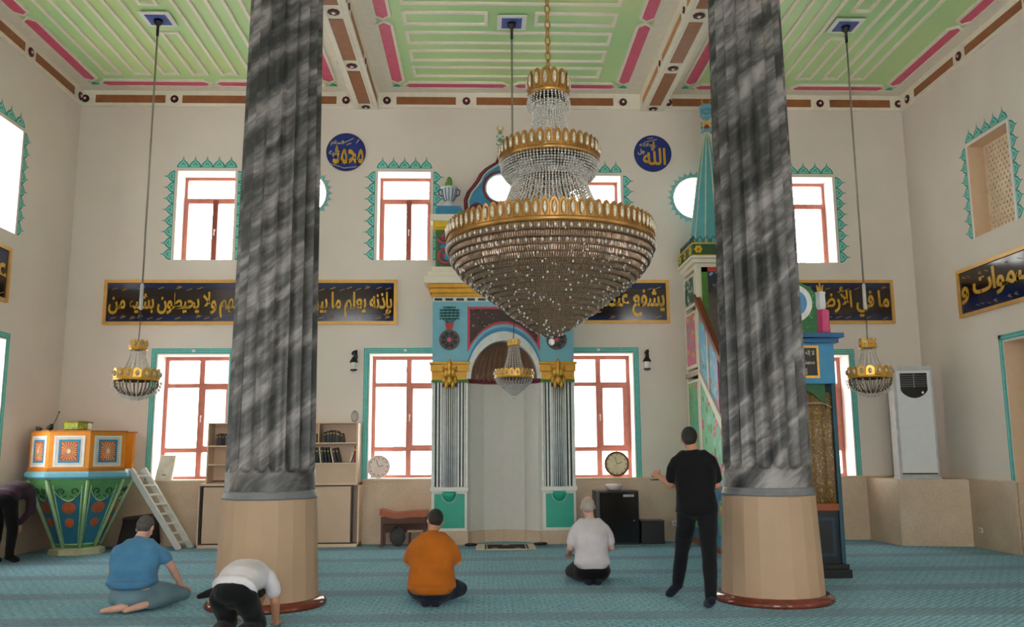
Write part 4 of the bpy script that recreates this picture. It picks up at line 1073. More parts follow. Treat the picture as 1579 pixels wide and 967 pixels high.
# ================================================================== CHANDELIERS
def crown(par, cx, cy, r, z, h, n, name='gold_crown', big=True):
    "gold band with upright crystal-set plates"
    mb = MB(); cr_ = MB()
    mb.lathe([(r-.02, z-.0), (r, z), (r+.012, z+h*.12), (r, z+h*.22), (r-.02, z+h*.22), (r-.02, z)], (cx, cy), max(16, n), 0)
    for i in range(n):
        a = 2*PI*i/n; u = Vector((math.cos(a), math.sin(a), 0)); t = Vector((-math.sin(a), math.cos(a), 0)); w = PI*r/n*.93
        c = Vector((cx, cy, 0))+u*r
        pl = [(-w, z+h*.2), (-w, z+h*.75), (-w*.6, z+h*.93), (0, z+h), (w*.6, z+h*.93), (w, z+h*.75), (w, z+h*.2)]
        k = len(pl); d = r*.012+.004
        vs = [tuple(c+t*x+Vector((0, 0, zz))) for x, zz in pl]+[tuple(c-u*d+t*x+Vector((0, 0, zz))) for x, zz in pl]
        mb.add(vs, [tuple(range(k)), tuple(range(2*k-1, k-1, -1))]+[(j, (j+1) % k, k+(j+1) % k, k+j) for j in range(k)], 0)
        if big:
            q = c+u*.006+Vector((0, 0, z+h*.56))
            cr_.ell(q, (w*.52, w*.52, h*.27), 8, 6, 0)
            mb.tube([tuple(q+t*w*.62*math.cos(b)+Vector((0, 0, h*.31*math.sin(b)))) for b in [2*PI*j/8 for j in range(8)]], w*.12, 4, 0, closed=True)
        else: cr_.ell(c+u*.004+Vector((0, 0, z+h*.55)), (w*.5, w*.5, h*.24), 6, 4, 0)
    o = mb.build(name, brass if big else gold, par)
    cr_.build('crystal_stud', amber, o)
def strands(mb, cx, cy, prof, n, step, r, m=0, jit=0):
    "n curtains of octahedral beads following the (r,z) profile"
    L = [0]
    for a, b in zip(prof, prof[1:]): L.append(L[-1]+math.hypot(b[0]-a[0], b[1]-a[1]))
    k = int(L[-1]/step)
    for j in range(k+1):
        s = L[-1]*j/k; i = max(q for q in range(len(L)-1) if L[q] <= s+1e-9); f = (s-L[i])/(L[i+1]-L[i])
        rr = prof[i][0]+(prof[i+1][0]-prof[i][0])*f; zz = prof[i][1]+(prof[i+1][1]-prof[i][1])*f
        for q in range(n):
            a = 2*PI*(q)/n; mb.octa((cx+rr*math.cos(a), cy+rr*math.sin(a), zz), r, step*.52, m)
CXc, CYc = .63, 8.0
bc = thing('chandelier', 'huge three tiered crystal and gold chandelier on a chain before the prayer niche', 'chandelier', (CXc, CYc, 2.5))
mb = MB(); z = 5.08; k = 0
while z < 7.86:
    a = (k % 2)*PI/2+.4; u = Vector((math.cos(a), math.sin(a), 0))
    mb.tube([tuple(Vector((CXc, CYc, z+.05))+u*.026*math.cos(t)+Vector((0, 0, .052*math.sin(t)))) for t in [2*PI*i/12 for i in range(12)]], .0085, 6, 0, closed=True)
    z += .082; k += 1
mb.build('chain', brass, bc)
MB().lathe([(.10, 7.9), (.10, 7.87), (.05, 7.82), (.02, 7.80)], (CXc, CYc), 20).build('ceiling_rose', brass, bc)
crown(bc, CXc, CYc, .195, 4.87, .24, 14); crown(bc, CXc, CYc, .47, 4.20, .20, 38); crown(bc, CXc, CYc, .965, 3.40, .205, 78)
mb = MB(); strands(mb, CXc, CYc, [(.19, 4.87), (.205, 4.80), (.20, 4.75), (.17, 4.73)], 34, .024, .013); mb.build('upper_fringe', crystal, bc)
mb = MB(); strands(mb, CXc, CYc, [(.15, 4.80), (.155, 4.66), (.175, 4.55), (.215, 4.42), (.27, 4.30)], 40, .026, .0125); mb.build('upper_bead_skirt', crystal, bc)
mb = MB(); strands(mb, CXc, CYc, [(.465, 4.21), (.455, 4.13), (.41, 4.06), (.33, 4.04)], 90, .024, .013)
mb.build('middle_fringe', crystal, bc)
mb = MB(); strands(mb, CXc, CYc, [(.32, 4.26), (.33, 4.12), (.36, 3.97), (.41, 3.84), (.49, 3.72), (.60, 3.60)], 76, .026, .0125); mb.build('middle_bead_skirt', crystal, bc)
mb = MB(); strands(mb, CXc, CYc, [(.28, 4.2), (.29, 4.0), (.33, 3.85), (.4, 3.72)], 30, .05, .012); mb.build('inner_fringe', crystal_b, bc)
# the big basket: eighteen rings of hanging prisms closing to a point
prof = [(.955, 3.395), (.945, 3.33), (.90, 3.22), (.83, 3.12), (.70, 3.01), (.56, 2.905), (.43, 2.805), (.32, 2.72), (.20, 2.64), (.10, 2.58), (.04, 2.55)]
Ls = [0]
for a, b in zip(prof, prof[1:]): Ls.append(Ls[-1]+math.hypot(b[0]-a[0], b[1]-a[1]))
def at(s):
    s = max(0, min(Ls[-1]-1e-6, s)); i = max(q for q in range(len(Ls)-1) if Ls[q] <= s); f = (s-Ls[i])/(Ls[i+1]-Ls[i])
    return prof[i][0]+(prof[i+1][0]-prof[i][0])*f, prof[i][1]+(prof[i+1][1]-prof[i][1])*f
NR = 20; gap = MB(); ring = MB(); core = MB(); bead_ = MB(); random.seed(11)
core.lathe([(max(.01, r-.035), z+.03) for r, z in prof], (CXc, CYc), 48, 0)
for j in range(NR):
    r0, z0 = at(Ls[-1]*j/NR); r1, z1 = at(Ls[-1]*(j+1)/NR)
    n = max(10, int(2*PI*r0/.021)); r1 = r1+.012
    for q in range(n):
        a = 2*PI*(q+.5*(j % 2))/n; w = PI*r0/n*.80; ca, sa = math.cos(a), math.sin(a)
        def pt(r, t, z): return (CXc+r*ca-t*sa, CYc+r*sa+t*ca, z)
        bump_ = .008+.004*random.random()
        rm, zm = (r0+r1)/2, (z0+z1)/2
        ring.add([pt(r0, -w, z0), pt(r0, w, z0), pt(rm+bump_, 0, zm-.004), pt(r1+.006, -w, z1-.004), pt(r1+.006, w, z1-.004), pt(r0+.004, 0, z0)], [(0, 2, 3), (5, 2, 0), (1, 2, 5), (4, 2, 1), (3, 2, 4)], 0)
    gap.lathe([(r1+.004, z1+.012), (r1+.016, z1+.004), (r1+.012, z1-.006), (r1-.004, z1)], (CXc, CYc), max(24, n//2), 0)
    nb = max(6, int(2*PI*r1/.062))
    for q in range(nb):
        if random.random() < .08: a = 2*PI*(q+random.random())/nb; bead_.octa((CXc+(r1+.016)*math.cos(a), CYc+(r1+.016)*math.sin(a), z1), .008, .012)
core.build('basket_core', pm('basket_brown', (96, 74, 54), .5, .3), bc)
ring.build('prism_rings', crystal_b, bc); gap.build('row_gap_ring', pm('row_gap_bronze', (92, 66, 44), .45, .3), bc)  # added dark rings drawing the dark lines between the rows of prisms
mb = MB()
for r_, z_, n_ in ((.975, 3.36, 90), (.93, 3.25, 84)):
    for q in range(n_): a = 2*PI*q/n_; mb.octa((CXc+r_*math.cos(a), CYc+r_*math.sin(a), z_), .013, .022)
mb.build('rim_fringe', crystal, bc); bead_.build('glint_fringe', crystal, bc)
mb = MB()
for j in range(8, 44):
    r_, z_ = at(Ls[-1]*j/44)
    n_ = max(5, int(2*PI*r_/.36))
    for q in range(n_): a = 2*PI*(q+random.random())/n_; mb.ell((CXc+(r_+.014)*math.cos(a), CYc+(r_+.014)*math.sin(a), z_-.006), (.009, .009, .012), 8, 6)
mb.ell((CXc, CYc, 2.50), (.03, .03, .035), 10, 8); mb.ell((CXc, CYc, 2.55), .02, 10, 8)
mb.build('pendant_fringe', crystal, bc)
for o_ in bc.children:
    if o_.name.split('.')[0] in ('glint_fringe', 'rim_fringe', 'pendant_fringe', 'inner_fringe', 'upper_fringe', 'middle_fringe', 'upper_bead_skirt', 'middle_bead_skirt', 'prism_rings'): o_['kind'] = 'stuff'
# three small chandeliers on long rods
def small_chandelier(x, y, lab, cone, dz=0.):
    t = thing('small_chandelier', lab, 'chandelier', (x, y, 2.25), 'small chandeliers on long rods')
    MB().lathe([(.014, 3.86), (.014, 7.86)], (x, y), 8).build('rod', pm('rod_grey', (150, 144, 130), .4, .3), t)
    cp = MB(); cp.box(x-.22, x+.22, y-.22, y+.22, 7.862, 7.875, 0); cp.box(x-.15, x+.15, y-.15, y+.15, 7.85, 7.862, 1); cp.lathe([(.07, 7.86), (.06, 7.80), (.02, 7.76), (.02, 7.6)], (x, y), 16, 2)
    cp.build('ceiling_plate', [white_p, pm('rose_blue', (70, 90, 160), .5), black], t)
    if not cone:
        MB().lathe([(.013, 3.50), (.026, 3.52), (.024, 3.86), (.013, 3.88)], (x, y), 12).build('rod_sleeve', pm('sleeve_white', (206, 200, 196), .4), t)
    MB().tube([(x, y, 3.5 if not cone else 3.9), (x+.006, y, 3.3), (x-.004, y, 3.05)], .006, 6).ell((x, y, 3.44), (.015, .015, .06), 8, 6).build('hanging_wire', black, t)
    if cone:
        crown(t, x, y, .085, 2.98+dz, .10, 9, big=False); crown(t, x, y, .27, 2.52+dz, .13, 22, big=False)
        mb = MB(); strands(mb, x, y, [(.07, 2.98+dz), (.085, 2.86+dz), (.12, 2.70+dz), (.16, 2.62+dz)], 18, .026, .011); mb.build('bead_skirt', crystal, t)
        mb = MB(); strands(mb, x, y, [(.265, 2.52+dz), (.24, 2.46+dz), (.15, 2.38+dz), (.04, 2.29+dz)], 34, .022, .012); mb.ell((x, y, 2.25+dz), .018); mb.build('bead_basket', crystal, t)
    else:
        crown(t, x, y, .115, 2.93, .15, 8, big=False); crown(t, x, y, .30, 2.50, .17, 16, big=False)
        mb = MB(); strands(mb, x, y, [(.09, 2.95), (.10, 2.84), (.15, 2.70), (.2, 2.62)], 14, .026, .010); mb.build('bead_skirt', crystal, t)
        mb = MB(); strands(mb, x, y, [(.285, 2.50), (.28, 2.42), (.20, 2.34), (.08, 2.30)], 34, .022, .012); mb.build('bead_basket', crystal_b, t)
        mb = MB(); strands(mb, x, y, [(.33, 2.47), (.30, 2.37), (.20, 2.29), (.06, 2.25)], 22, .045, .009); mb.build('outer_fringe', crystal, t)
    return t
small_chandelier(-4.81, 12.3, 'small gold and crystal chandelier on a long rod left of the left column', False)
small_chandelier(5.51, 12.3, 'small gold and crystal chandelier on a long rod beside the white air conditioner', False)
small_chandelier(.43, 12.3, 'small cone shaped crystal chandelier hanging before the arch of the prayer niche', True)

# ================================================================== WRITING ON THE WALLS
def board_mat():
    t = NT('calligraphy_board')
    sep = t.n('ShaderNodeSeparateXYZ'); t.l(t.co, sep.inputs[0])
    z = t.math('ABSOLUTE', t.math('SUBTRACT', sep.outputs['Z'], 4.07))
    col = t.ramp(z, [(.20, srgb(30, 18, 14)), (.27, srgb(14, 36, 78))])
    return t.out(col, .12, 0, .6)
board_m = board_mat(); letter_g = pm('gold_letter', (208, 160, 44), .35, .2, var=.15)
def calligraphy(name_lab, mode, a0, a1, b0, b1, text, line2=''):
    lab, X = name_lab, None
    if mode == 'y': mp = mY; d = YB; s = -1
    elif mode == 'r': mp = mX; d = XR; s = -1
    else: mp = mX; d = XL; s = 1
    loc = mp((a0+a1)/2, (b0+b1)/2, d)
    t = thing('calligraphy_panel', lab, 'calligraphy panel', loc, 'gold lettered calligraphy panels')
    f = MB(); w = .055
    f.prism(rect(a0, a1, b0, b1), mp, d+s*.045, d, 0, [rect(a0+w, a1-w, b0+w, b1-w)]); f.build('frame', gold_fr, t, bevel=.008)
    MB().prism(rect(a0+w*.8, a1-w*.8, b0+w*.8, b1-w*.8), mp, d+s*.02, d+s*.005).build('board', board_m, t)
    fl_ = (lambda a, b, dd: mp(-a, b, dd)) if mode == 'r' else mp
    A0, A1 = (a0+w+.03, a1-w-.03)
    bx_ = (-A1, -A0, b0+.12, b1-.12) if mode == 'r' else (A0, A1, b0+.12, b1-.12)
    lettering(text, 'gold_lettering', bx_, fl_, d+s*.028, letter_g, t, .022, extr=-s*.006)
    # vowel strokes above and below the line
    mb = MB(); rnd = random.Random(len(text)); n = int((A1-A0)/.16)
    for i in range(n):
        a = A0+(i+.5)*(A1-A0)/n+rnd.uniform(-.03, .03)
        for base in (b1-.16, b0+.11):
            if rnd.random() < .35: continue
            z = base+rnd.uniform(-.025, .02); L = .045
            mb.prism([(a-L, z-.012), (a+L, z+.018), (a+L, z+.030), (a-L, z-.0)], mp, d+s*.026, d+s*.02)
            if rnd.random() < .3: mb.tube([mp(a+.03*math.cos(q), z+.03+.012*math.sin(q)-.0, d+s*.024) for q in [j*PI/3 for j in range(6)]], .005, 4, closed=True)
    mb.build('vowel_marking', pm('letter_dim', (166, 124, 48), .4, .2), t)
    return t
calligraphy('long gold framed calligraphy panel passing behind the left column', 'y', -6.49, -1.49, 3.68, 4.46, 'بإذنه يعلم ما بين أيديهم وما خلفهم ولا يحيطون بشيء من')
calligraphy('gold framed calligraphy panel just right of the prayer niche, partly behind the big chandelier', 'y', 1.72, 3.25, 3.69, 4.46, 'يشفع عنده إلا')
calligraphy('gold framed calligraphy panel between the right column and the right corner', 'y', 4.55, 7.23, 3.68, 4.46, 'ما في الأرض من ذا الذي')
calligraphy('gold framed calligraphy panel on the right wall above the recess', 'r', 9.6, 13.6, 3.56, 4.33, 'له ما في السموات و')
calligraphy('end of a gold framed calligraphy panel on the left wall', 'l', 9.2, 13.1, 3.74, 4.57, 'علمه إلا بما شاء وسع')
def medallion(x, z, r, text, lab):
    t = thing('round_medallion', lab, 'medallion', (x, YB, z), 'round blue calligraphy medallions')
    MB().prism(circ(x, z, r, 48), mY, YB-.035, YB).build('disc', pm('medallion_blue', (22, 44, 128), .35, var=.1), t, bevel=.006)
    mb = MB(); mb.tube([(x+(r-.006)*math.cos(a), YB-.036, z+(r-.006)*math.sin(a)) for a in [2*PI*i/48 for i in range(48)]], .008, 5, closed=True); mb.build('rim', pm('medallion_rim', (14, 30, 84), .4), t)
    return t

m1 = medallion(-2.43, 6.77, .345, '', 'round blue medallion with gold lettering beside the left column')
lettering('محمد', 'gold_lettering', (-2.66, -2.12, 6.54, 6.90), mY, YB-.044, letter_g, m1, .02)
pale = pm('letter_pale_gold', (196, 186, 130), .4)
lettering('عليه', 'small_lettering', (-2.73, -2.53, 6.68, 6.83), mY, YB-.042, pale, m1, .02)
lettering('السلام', 'small_lettering', (-2.70, -2.47, 6.88, 6.98), mY, YB-.042, pale, m1, .02)
mb = MB(); 
for (a, b, c_, d_) in ((-2.5, 6.92, -2.30, 7.02), (-2.42, 6.90, -2.34, 6.93), (-2.25, 6.93, -2.2, 7.0), (-2.7, 6.55, -2.45, 6.47), (-2.45, 6.47, -2.2, 6.5)): mb.tube([(a, YB-.04, b), (c_, YB-.04, d_)], .008, 5)
mb.build('letter_stroke', pale, m1)
m2 = medallion(3.04, 6.77, .335, '', 'round blue medallion with gold lettering between the niche and the minbar spire')
lettering('\ufdf2', 'gold_lettering', (2.86, 3.27, 6.55, 6.99), mY, YB-.044, letter_g, m2, .02, shaped=False)
lettering('جل', 'small_lettering', (2.77, 2.90, 6.74, 6.86), mY, YB-.042, pale, m2, .03)
lettering('جلاله', 'small_lettering', (2.80, 3.06, 6.88, 6.97), mY, YB-.042, pale, m2, .02)
mb = MB(); mb.tube([(2.9, YB-.04, 6.98), (3.12, YB-.04, 7.03)], .008, 5); mb.tube([(2.95, YB-.04, 7.04), (3.05, YB-.04, 7.06)], .008, 5); mb.build('letter_stroke', pale, m2)

# ================================================================== WALL LANTERNS
def lantern(x, lab):
    t = thing('wall_lantern', lab, 'wall lantern', (x, YB, 2.87), 'black wall lanterns'); y = YB-.10
    mb = MB(); mb.tube([(x, YB-.01, 3.16), (x-.01, YB-.05, 3.22), (x-.02, y, 3.20), (x-.02, y, 3.14)], .012, 6)
    mb.ell((x+.01, YB-.02, 3.12), (.035, .02, .07), 10, 8); mb.ell((x-.03, y, 3.17), (.022, .022, .03)); mb.ell((x+.02, YB-.05, 3.2), (.02, .02, .04))
    mb.build('bracket', black, t)
    MB().lathe([(.015, 3.12), (.05, 3.07), (.072, 3.03), (.072, 3.015)], (x-.01, y), 12, smooth=False).build('cap', black, t)
    MB().lathe([(.036, 2.90), (.05, 3.015)], (x-.01, y), 12, smooth=False).build('glass_shade', pm('lamp_glass', (224, 222, 216), .2), t)
    mb = MB().lathe([(.02, 2.865), (.06, 2.88), (.06, 2.90), (.036, 2.905)], (x-.01, y), 12, smooth=False); mb.build('lamp_base', black, t)
lantern(-2.19, 'small black wall lantern between the left column and the left middle window')
lantern(2.82, 'small black wall lantern to the right of the right middle window')
lantern(-4.12, 'small black wall lantern half hidden at the left edge of the left column')

# ================================================================== FURNITURE
wood_l = pm('pale_laminate', (222, 192, 164), .45, var=.05, scale=3)
wood_l2 = pm('laminate_door', (206, 176, 150), .45, var=.05, scale=3)
sh = thing('bookcase', 'long pale laminate bookcase standing behind the left column', 'bookcase', (-3.3, 14.8, 0))
sx0, sx1, sy = -4.62, -2.02, 14.62
def bx(name, boxes, mat, par, bev=.004):
    mb = MB()
    for q in boxes: mb.box(*q)
    return mb.build(name, mat, par, bevel=bev)
UX0, UX1 = -4.52, -2.06
yb2 = YB-.04
bx('cabinet_body', [(sx0, sx0+.025, sy, yb2, 0, 1.02), (sx1-.03, sx1, sy, yb2, 0, 1.02), (sx0, sx1, yb2-.01, yb2, 0, 1.02), (sx0, sx1, sy, yb2, 0, .05), (sx0, sx1, sy, yb2, .98, 1.02)], wood_l, sh)
for (a, b) in ((sx0+.08, -4.0), (-3.98, -3.35), (-3.33, -2.75), (-2.73, sx1-.14)):
    bx('cabinet_door', [(a, b, sy+.01, sy+.03, .07, .96)], wood_l2, sh)
bx('sliding_track', [(sx0+.04, sx1-.09, sy+.0, sy+.025, .965, .985), (sx0+.04, sx1-.09, sy, sy+.025, .05, .068), (sx1-.13, sx1-.10, sy+.0, sy+.02, .07, .96), (sx0+.04, sx0+.065, sy, sy+.02, .07, .96)], black, sh)
UZ = 1.02; UT = 2.0
bx('upper_case', [(UX0, UX0+.025, sy+.02, yb2, UZ, UT), (UX1-.03, UX1, sy, yb2, 1.02, UT), (UX0, UX1, sy+.02, yb2, UT-.02, UT), (UX0, UX1, yb2-.01, yb2, UZ, UT), (-4.1, -4.08, sy+.02, yb2, UZ, UT), (-2.72, -2.70, sy+.02, yb2, 1.66, UT)], wood_l, sh)
for z in (1.66, 1.33): bx('shelf_board', [(-4.08, UX1-.03, sy+.02, yb2-.01, z-.012, z+.012)], wood_l, sh)
for z in (1.62, 1.32): bx('shelf_board', [(UX0+.025, -4.10, sy+.02, yb2-.01, z-.012, z+.012)], wood_l, sh)
bx('lower_fascia', [(-4.08, UX1-.03, sy+.05, sy+.07, 1.02, 1.32)], wood_l2, sh)
# books on the shelves
bk_cols = [(30, 30, 40), (52, 24, 28), (214, 206, 190), (26, 26, 30), (60, 60, 66), (128, 30, 36), (24, 40, 58), (90, 34, 34)]
def book(x, z, h, w, lean, col, lab, grp, y=14.69, dep=.17):
    t = thing('book', lab, 'book', (x, y+dep/2, z), grp)
    cm = pm('book_cover_%d' % col, bk_cols[col], .5)
    mb = MB(); mb.box(0, w, 0, dep, 0, h); c = mb.build('cover', cm, t); 
    mb = MB(); mb.box(.003, w-.003, .004, dep-.003, h-.001, h+.002); p = mb.build('pages', pm('pages', (224, 214, 190), .8), t)
    mb = MB(); mb.box(.004, w-.004, -.001, 0, h*.72, h*.8); q = mb.build('spine_band', gold_p, t)
    for o in (c, p, q): o.matrix_parent_inverse = Matrix(); o.location = (-w/2, -dep/2, 0)
    t.rotation_euler = (0, lean, 0)
    return t
random.seed(5)
x = -2.78; i = 0; seq = [1, 3, 2, 0, 3, 3, 2, 1, 3]
names = ['dark red', 'black', 'cream', 'navy', 'black', 'black', 'cream', 'maroon', 'black']
descr = ['dark red book next to the column on the middle shelf', 'black book second from the column on the middle shelf', 'thin cream spined book among black ones on the middle shelf',
  'dark navy book right of the thin cream one on the middle shelf', 'black book in the centre of the leaning row on the middle shelf', 'black book just left of the tilted cream one',
  'tilted cream spined book in the dark row', 'maroon book leaning against the tilted cream one', 'last black book before the gap by the red one']
for c in seq:
    w = .035 if c != 2 else .022
    tb = book(x, 1.342, .235+.02*random.random(), w, -.05-.026*i, c, descr[i], 'books on the middle shelf'); x += w+.016+.004*i*.3; i += 1
book(-2.20, 1.346, .25, .03, .30, 2, 'cream edged book leaning right against the red one', 'books on the middle shelf')
book(-2.115, 1.342, .27, .05, .03, 5, 'bright red book standing at the right end of the middle shelf', 'books on the middle shelf')
x = -2.62
for k, hh in enumerate((.17, .19, .2, .2, .19, .17, .15)):
    book(x, 1.672, hh, .042, 0 if k < 5 else -.18, [3, 4, 0, 3, 4, 0, 3][k], ['black book at the left end of the dark top row', 'dark grey book second in the top row', 'dark navy book third in the top row', 'black book in the middle of the top row', 'dark grey book right of the middle of the top row', 'dark navy book tilting near the right of the top row', 'short black book tilting last in the top row'][k], 'dark books on the top shelf'); x += .05
for k in range(3):
    t = tag(MB().box(-3.0+.02, -2.75, 14.68, 14.9, 1.674+.05*k, 1.674+.05*k+.045).build('book', pm('khaki_cover', (150, 128, 84), .6), bevel=.003), ['tan book at the bottom of the flat pile in the top compartment', 'tan book in the middle of the flat pile in the top compartment', 'tan book on top of the flat pile in the top compartment'][k], 'book', 'flat pile of tan books')
x = -4.38
for k in range(4):
    book(x, 1.634, .18+.015*(k % 2), .04, -.03, [4, 1, 3, 4][k], ['dark grey book first in the compartment left of the column', 'dark red book second in the compartment left of the column', 'black book third in the compartment left of the column', 'dark grey book touching the column in the compartment left of it'][k], 'books left of the column'); x += .05
# wire ornament on top of the case
mb = MB()
for a in range(5):
    t0 = PI*a/5; mb.tube([(-2.15+.06*math.cos(t0)*math.sin(s), 14.8+.06*math.sin(t0)*math.sin(s), 2.10-.095*math.cos(s)) for s in [2*PI*i/16 for i in range(16)]], .004, 5, closed=True)
tag(mb.build('wire_ornament', metal_g), 'small grey wire ornament standing on top of the bookcase', 'ornament')
# black covered stool behind the kneeling man in blue
st = thing('covered_stool', 'low dark brown covered stool by the wall behind the man in blue', 'stool', (-5.55, 14.75, 0))
mb = MB(); mb.hexa([(-5.86, 14.55, .04), (-5.28, 14.55, .04), (-5.28, 14.92, .04), (-5.86, 14.92, .04)], [(-5.78, 14.58, .48), (-5.32, 14.58, .50), (-5.32, 14.90, .50), (-5.78, 14.90, .48)])
mb.build('body', pm('stool_dark', (32, 24, 24), .7), st, bevel=.03)
mb = MB(); mb.hexa([(-5.80, 14.55, .44), (-5.29, 14.55, .50), (-5.29, 14.92, .50), (-5.80, 14.92, .44)], [(-5.78, 14.57, .50), (-5.31, 14.57, .555), (-5.31, 14.90, .555), (-5.78, 14.90, .50)])
mb.build('seat_cover', pm('stool_brown', (70, 44, 36), .6), st, bevel=.02)
for a in (-5.82, -5.35):
    for b in (14.6, 14.85): MB().box(a, a+.04, b, b+.04, 0, .06).build('leg', black, st)
# wooden stool with a curved leather top
bs = thing('curved_stool', 'brown wooden stool with a curved orange leather seat under the left middle window', 'stool', (-1.2, 14.75, 0))
vs = []; n = 16
mb = MB()
for i in range(n):
    u0, u1 = i/n, (i+1)/n; f = lambda u: .50+.035*(2*u-1)**2+.012*math.cos(3*PI*u); x0, x1 = -1.68+u0*.77, -1.68+u1*.77
    mb.hexa([(x0, 14.55, f(u0)-.05), (x1, 14.55, f(u1)-.05), (x1, 14.92, f(u1)-.05), (x0, 14.92, f(u0)-.05)], [(x0, 14.55, f(u0)+.045), (x1, 14.55, f(u1)+.045), (x1, 14.92, f(u1)+.045), (x0, 14.92, f(u0)+.045)])
mb.build('seat', pm('orange_leather', (176, 92, 54), .35, var=.12), bs)
sw = pm('stool_wood', (84, 46, 30), .5)
for a in (-1.66, -.98):
    MB().box(a, a+.045, 14.57, 14.62, 0, .47).build('leg', sw, bs); MB().box(a, a+.045, 14.85, 14.9, 0, .47).build('leg', sw, bs)
bx('apron', [(-1.66, -.94, 14.56, 14.575, .36, .47), (-1.62, -.96, 14.86, 14.875, .2, .47)], sw, bs)
t = thing('grey_bag', 'dark grey soft bag under the curved stool', 'bag', (-1.4, 14.7, 0))
MB().ell((-1.40, 14.70, .15), (.13, .10, .15), 14, 10).build('bag_body', mat_cloth('bag_grey', (84, 80, 82)), t); MB().tube([(-1.46, 14.66, .26), (-1.42, 14.64, .32), (-1.36, 14.66, .26)], .008, 6).build('handle', black, t)
t = thing('wooden_footstool', 'small wooden footstool tucked under the curved stool', 'footstool', (-1.08, 14.68, 0))
bx('top', [(-1.24, -.92, 14.63, 14.82, .22, .25)], wood_l2, t); 
for a in (-1.22, -.97): bx('leg', [(a, a+.03, 14.64, 14.8, 0, .22)], sw, t)
# clocks
def clock(x, y, z, r, lab, rim, face):
    t = thing('round_clock', lab, 'clock', (x, y, z-r), 'round clocks')
    mb = MB(); mb.tube([(x+r*math.cos(a), y, z+r*math.sin(a)) for a in [2*PI*i/40 for i in range(40)]], .02, 8, closed=True); mb.build('rim', rim, t)
    MB().prism(circ(x, z, r, 40), mY, y-.004, y+.015).build('dial', face, t)
    mb = MB()
    for k in range(12):
        a = k*PI/6; u = (math.cos(a), math.sin(a)); w = (-u[1]*.006, u[0]*.006)
        mb.prism([(x+u[0]*r*.76+w[0], z+u[1]*r*.76+w[1]), (x+u[0]*r*.88+w[0], z+u[1]*r*.88+w[1]), (x+u[0]*r*.88-w[0], z+u[1]*r*.88-w[1]), (x+u[0]*r*.76-w[0], z+u[1]*r*.76-w[1])], mY, y-.007, y-.003)
    mb.build('hour_marks', pm('clock_mark', (90, 60, 44), .5), t)
    mb = MB(); mb.tube([(x, y-.01, z), (x+r*.45, y-.01, z+r*.15)], .005, 5); mb.build('hour_hand', pm('clock_mark', (90, 60, 44), .5), t)
    mb = MB(); mb.tube([(x, y-.012, z), (x-r*.2, y-.012, z+r*.66)], .004, 5); mb.build('minute_hand', pm('clock_mark', (90, 60, 44), .5), t)
clock(2.27, YB+.06, 1.285, .195, 'round wall clock with a brown rim standing in the right middle window', pm('clock_rim', (120, 70, 44), .35), pm('clock_face', (232, 214, 176), .4))
clock(-1.77, YB+.06, 1.265, .175, 'pale round clock standing in the left middle window', pm('clock_rim_pale', (226, 206, 196), .3), pm('clock_face_pale', (240, 222, 214), .4))
# white heater in the left window
t = thing('white_panel_heater', 'white panel heater leaning in the leftmost window', 'heater', (-5.3, YB+.1, 1.07))
mb = MB(); mb.hexa([(-5.48, YB+.02, 1.073), (-5.20, YB+.02, 1.073), (-5.20, YB+.10, 1.073), (-5.48, YB+.10, 1.073)], [(-5.43, YB+.10, 1.48), (-5.17, YB+.10, 1.48), (-5.17, YB+.17, 1.48), (-5.43, YB+.17, 1.48)])
mb.build('panel', pm('heater_white', (226, 226, 214), .4), t, bevel=.015)
mb = MB(); mb.box(-5.36, -5.30, YB+.025, YB+.05, 1.14, 1.17); mb.build('control_knob', pm('knob_grey', (170, 168, 160), .4), t)
# black safe, bowl, small box
t = thing('black_safe', 'black fridge sized cabinet under the right middle window', 'cabinet', (2.15, 14.75, 0))
bx('body', [(1.82, 2.54, 14.56, 14.94, 0, .86)], pm('fridge_black', (26, 26, 28), .35), t, .012)
bx('front_door', [(1.90, 2.52, 14.535, 14.555, .04, .83)], black_gl, t, .008)
dr = bx('badge', [(2.28, 2.46, 14.528, 14.536, .76, .80)], pm('badge_silver', (180, 180, 180), .3), t, 0)
bx('door_edge', [(1.83, 1.89, 14.54, 14.56, .02, .84)], pm('edge_grey', (84, 80, 78), .4), t)
MB().ell((2.45, 14.53, .38), .012).build('lock', metal_g, t)
t = thing('white_bowl', 'white oval bowl on top of the black cabinet', 'bowl', (2.16, 14.7, .86))
MB().lathe([(.06, .861), (.10, .87), (.14, .93), (.145, .96), (.13, .96), (.11, .9), (.05, .88)], (2.16, 14.70), 24, sx=1, sy=.8).build('bowl_body', pm('bowl_pink_white', (238, 214, 214), .3), t)
MB().lathe([(.135, .955), (.135, .962), (.02, .965)], (2.16, 14.70), 24, sx=1, sy=.8).build('bowl_lid', white_p, t)
t = thing('black_speaker_box', 'low black box beside the black cabinet', 'box', (2.8, 14.8, 0))
bx('body', [(2.58, 2.96, 14.62, 14.94, 0, .36)], black, t, .01); bx('top_lip', [(2.57, 2.97, 14.61, 14.95, .36, .375)], pm('lip_grey', (70, 66, 64), .4), t)
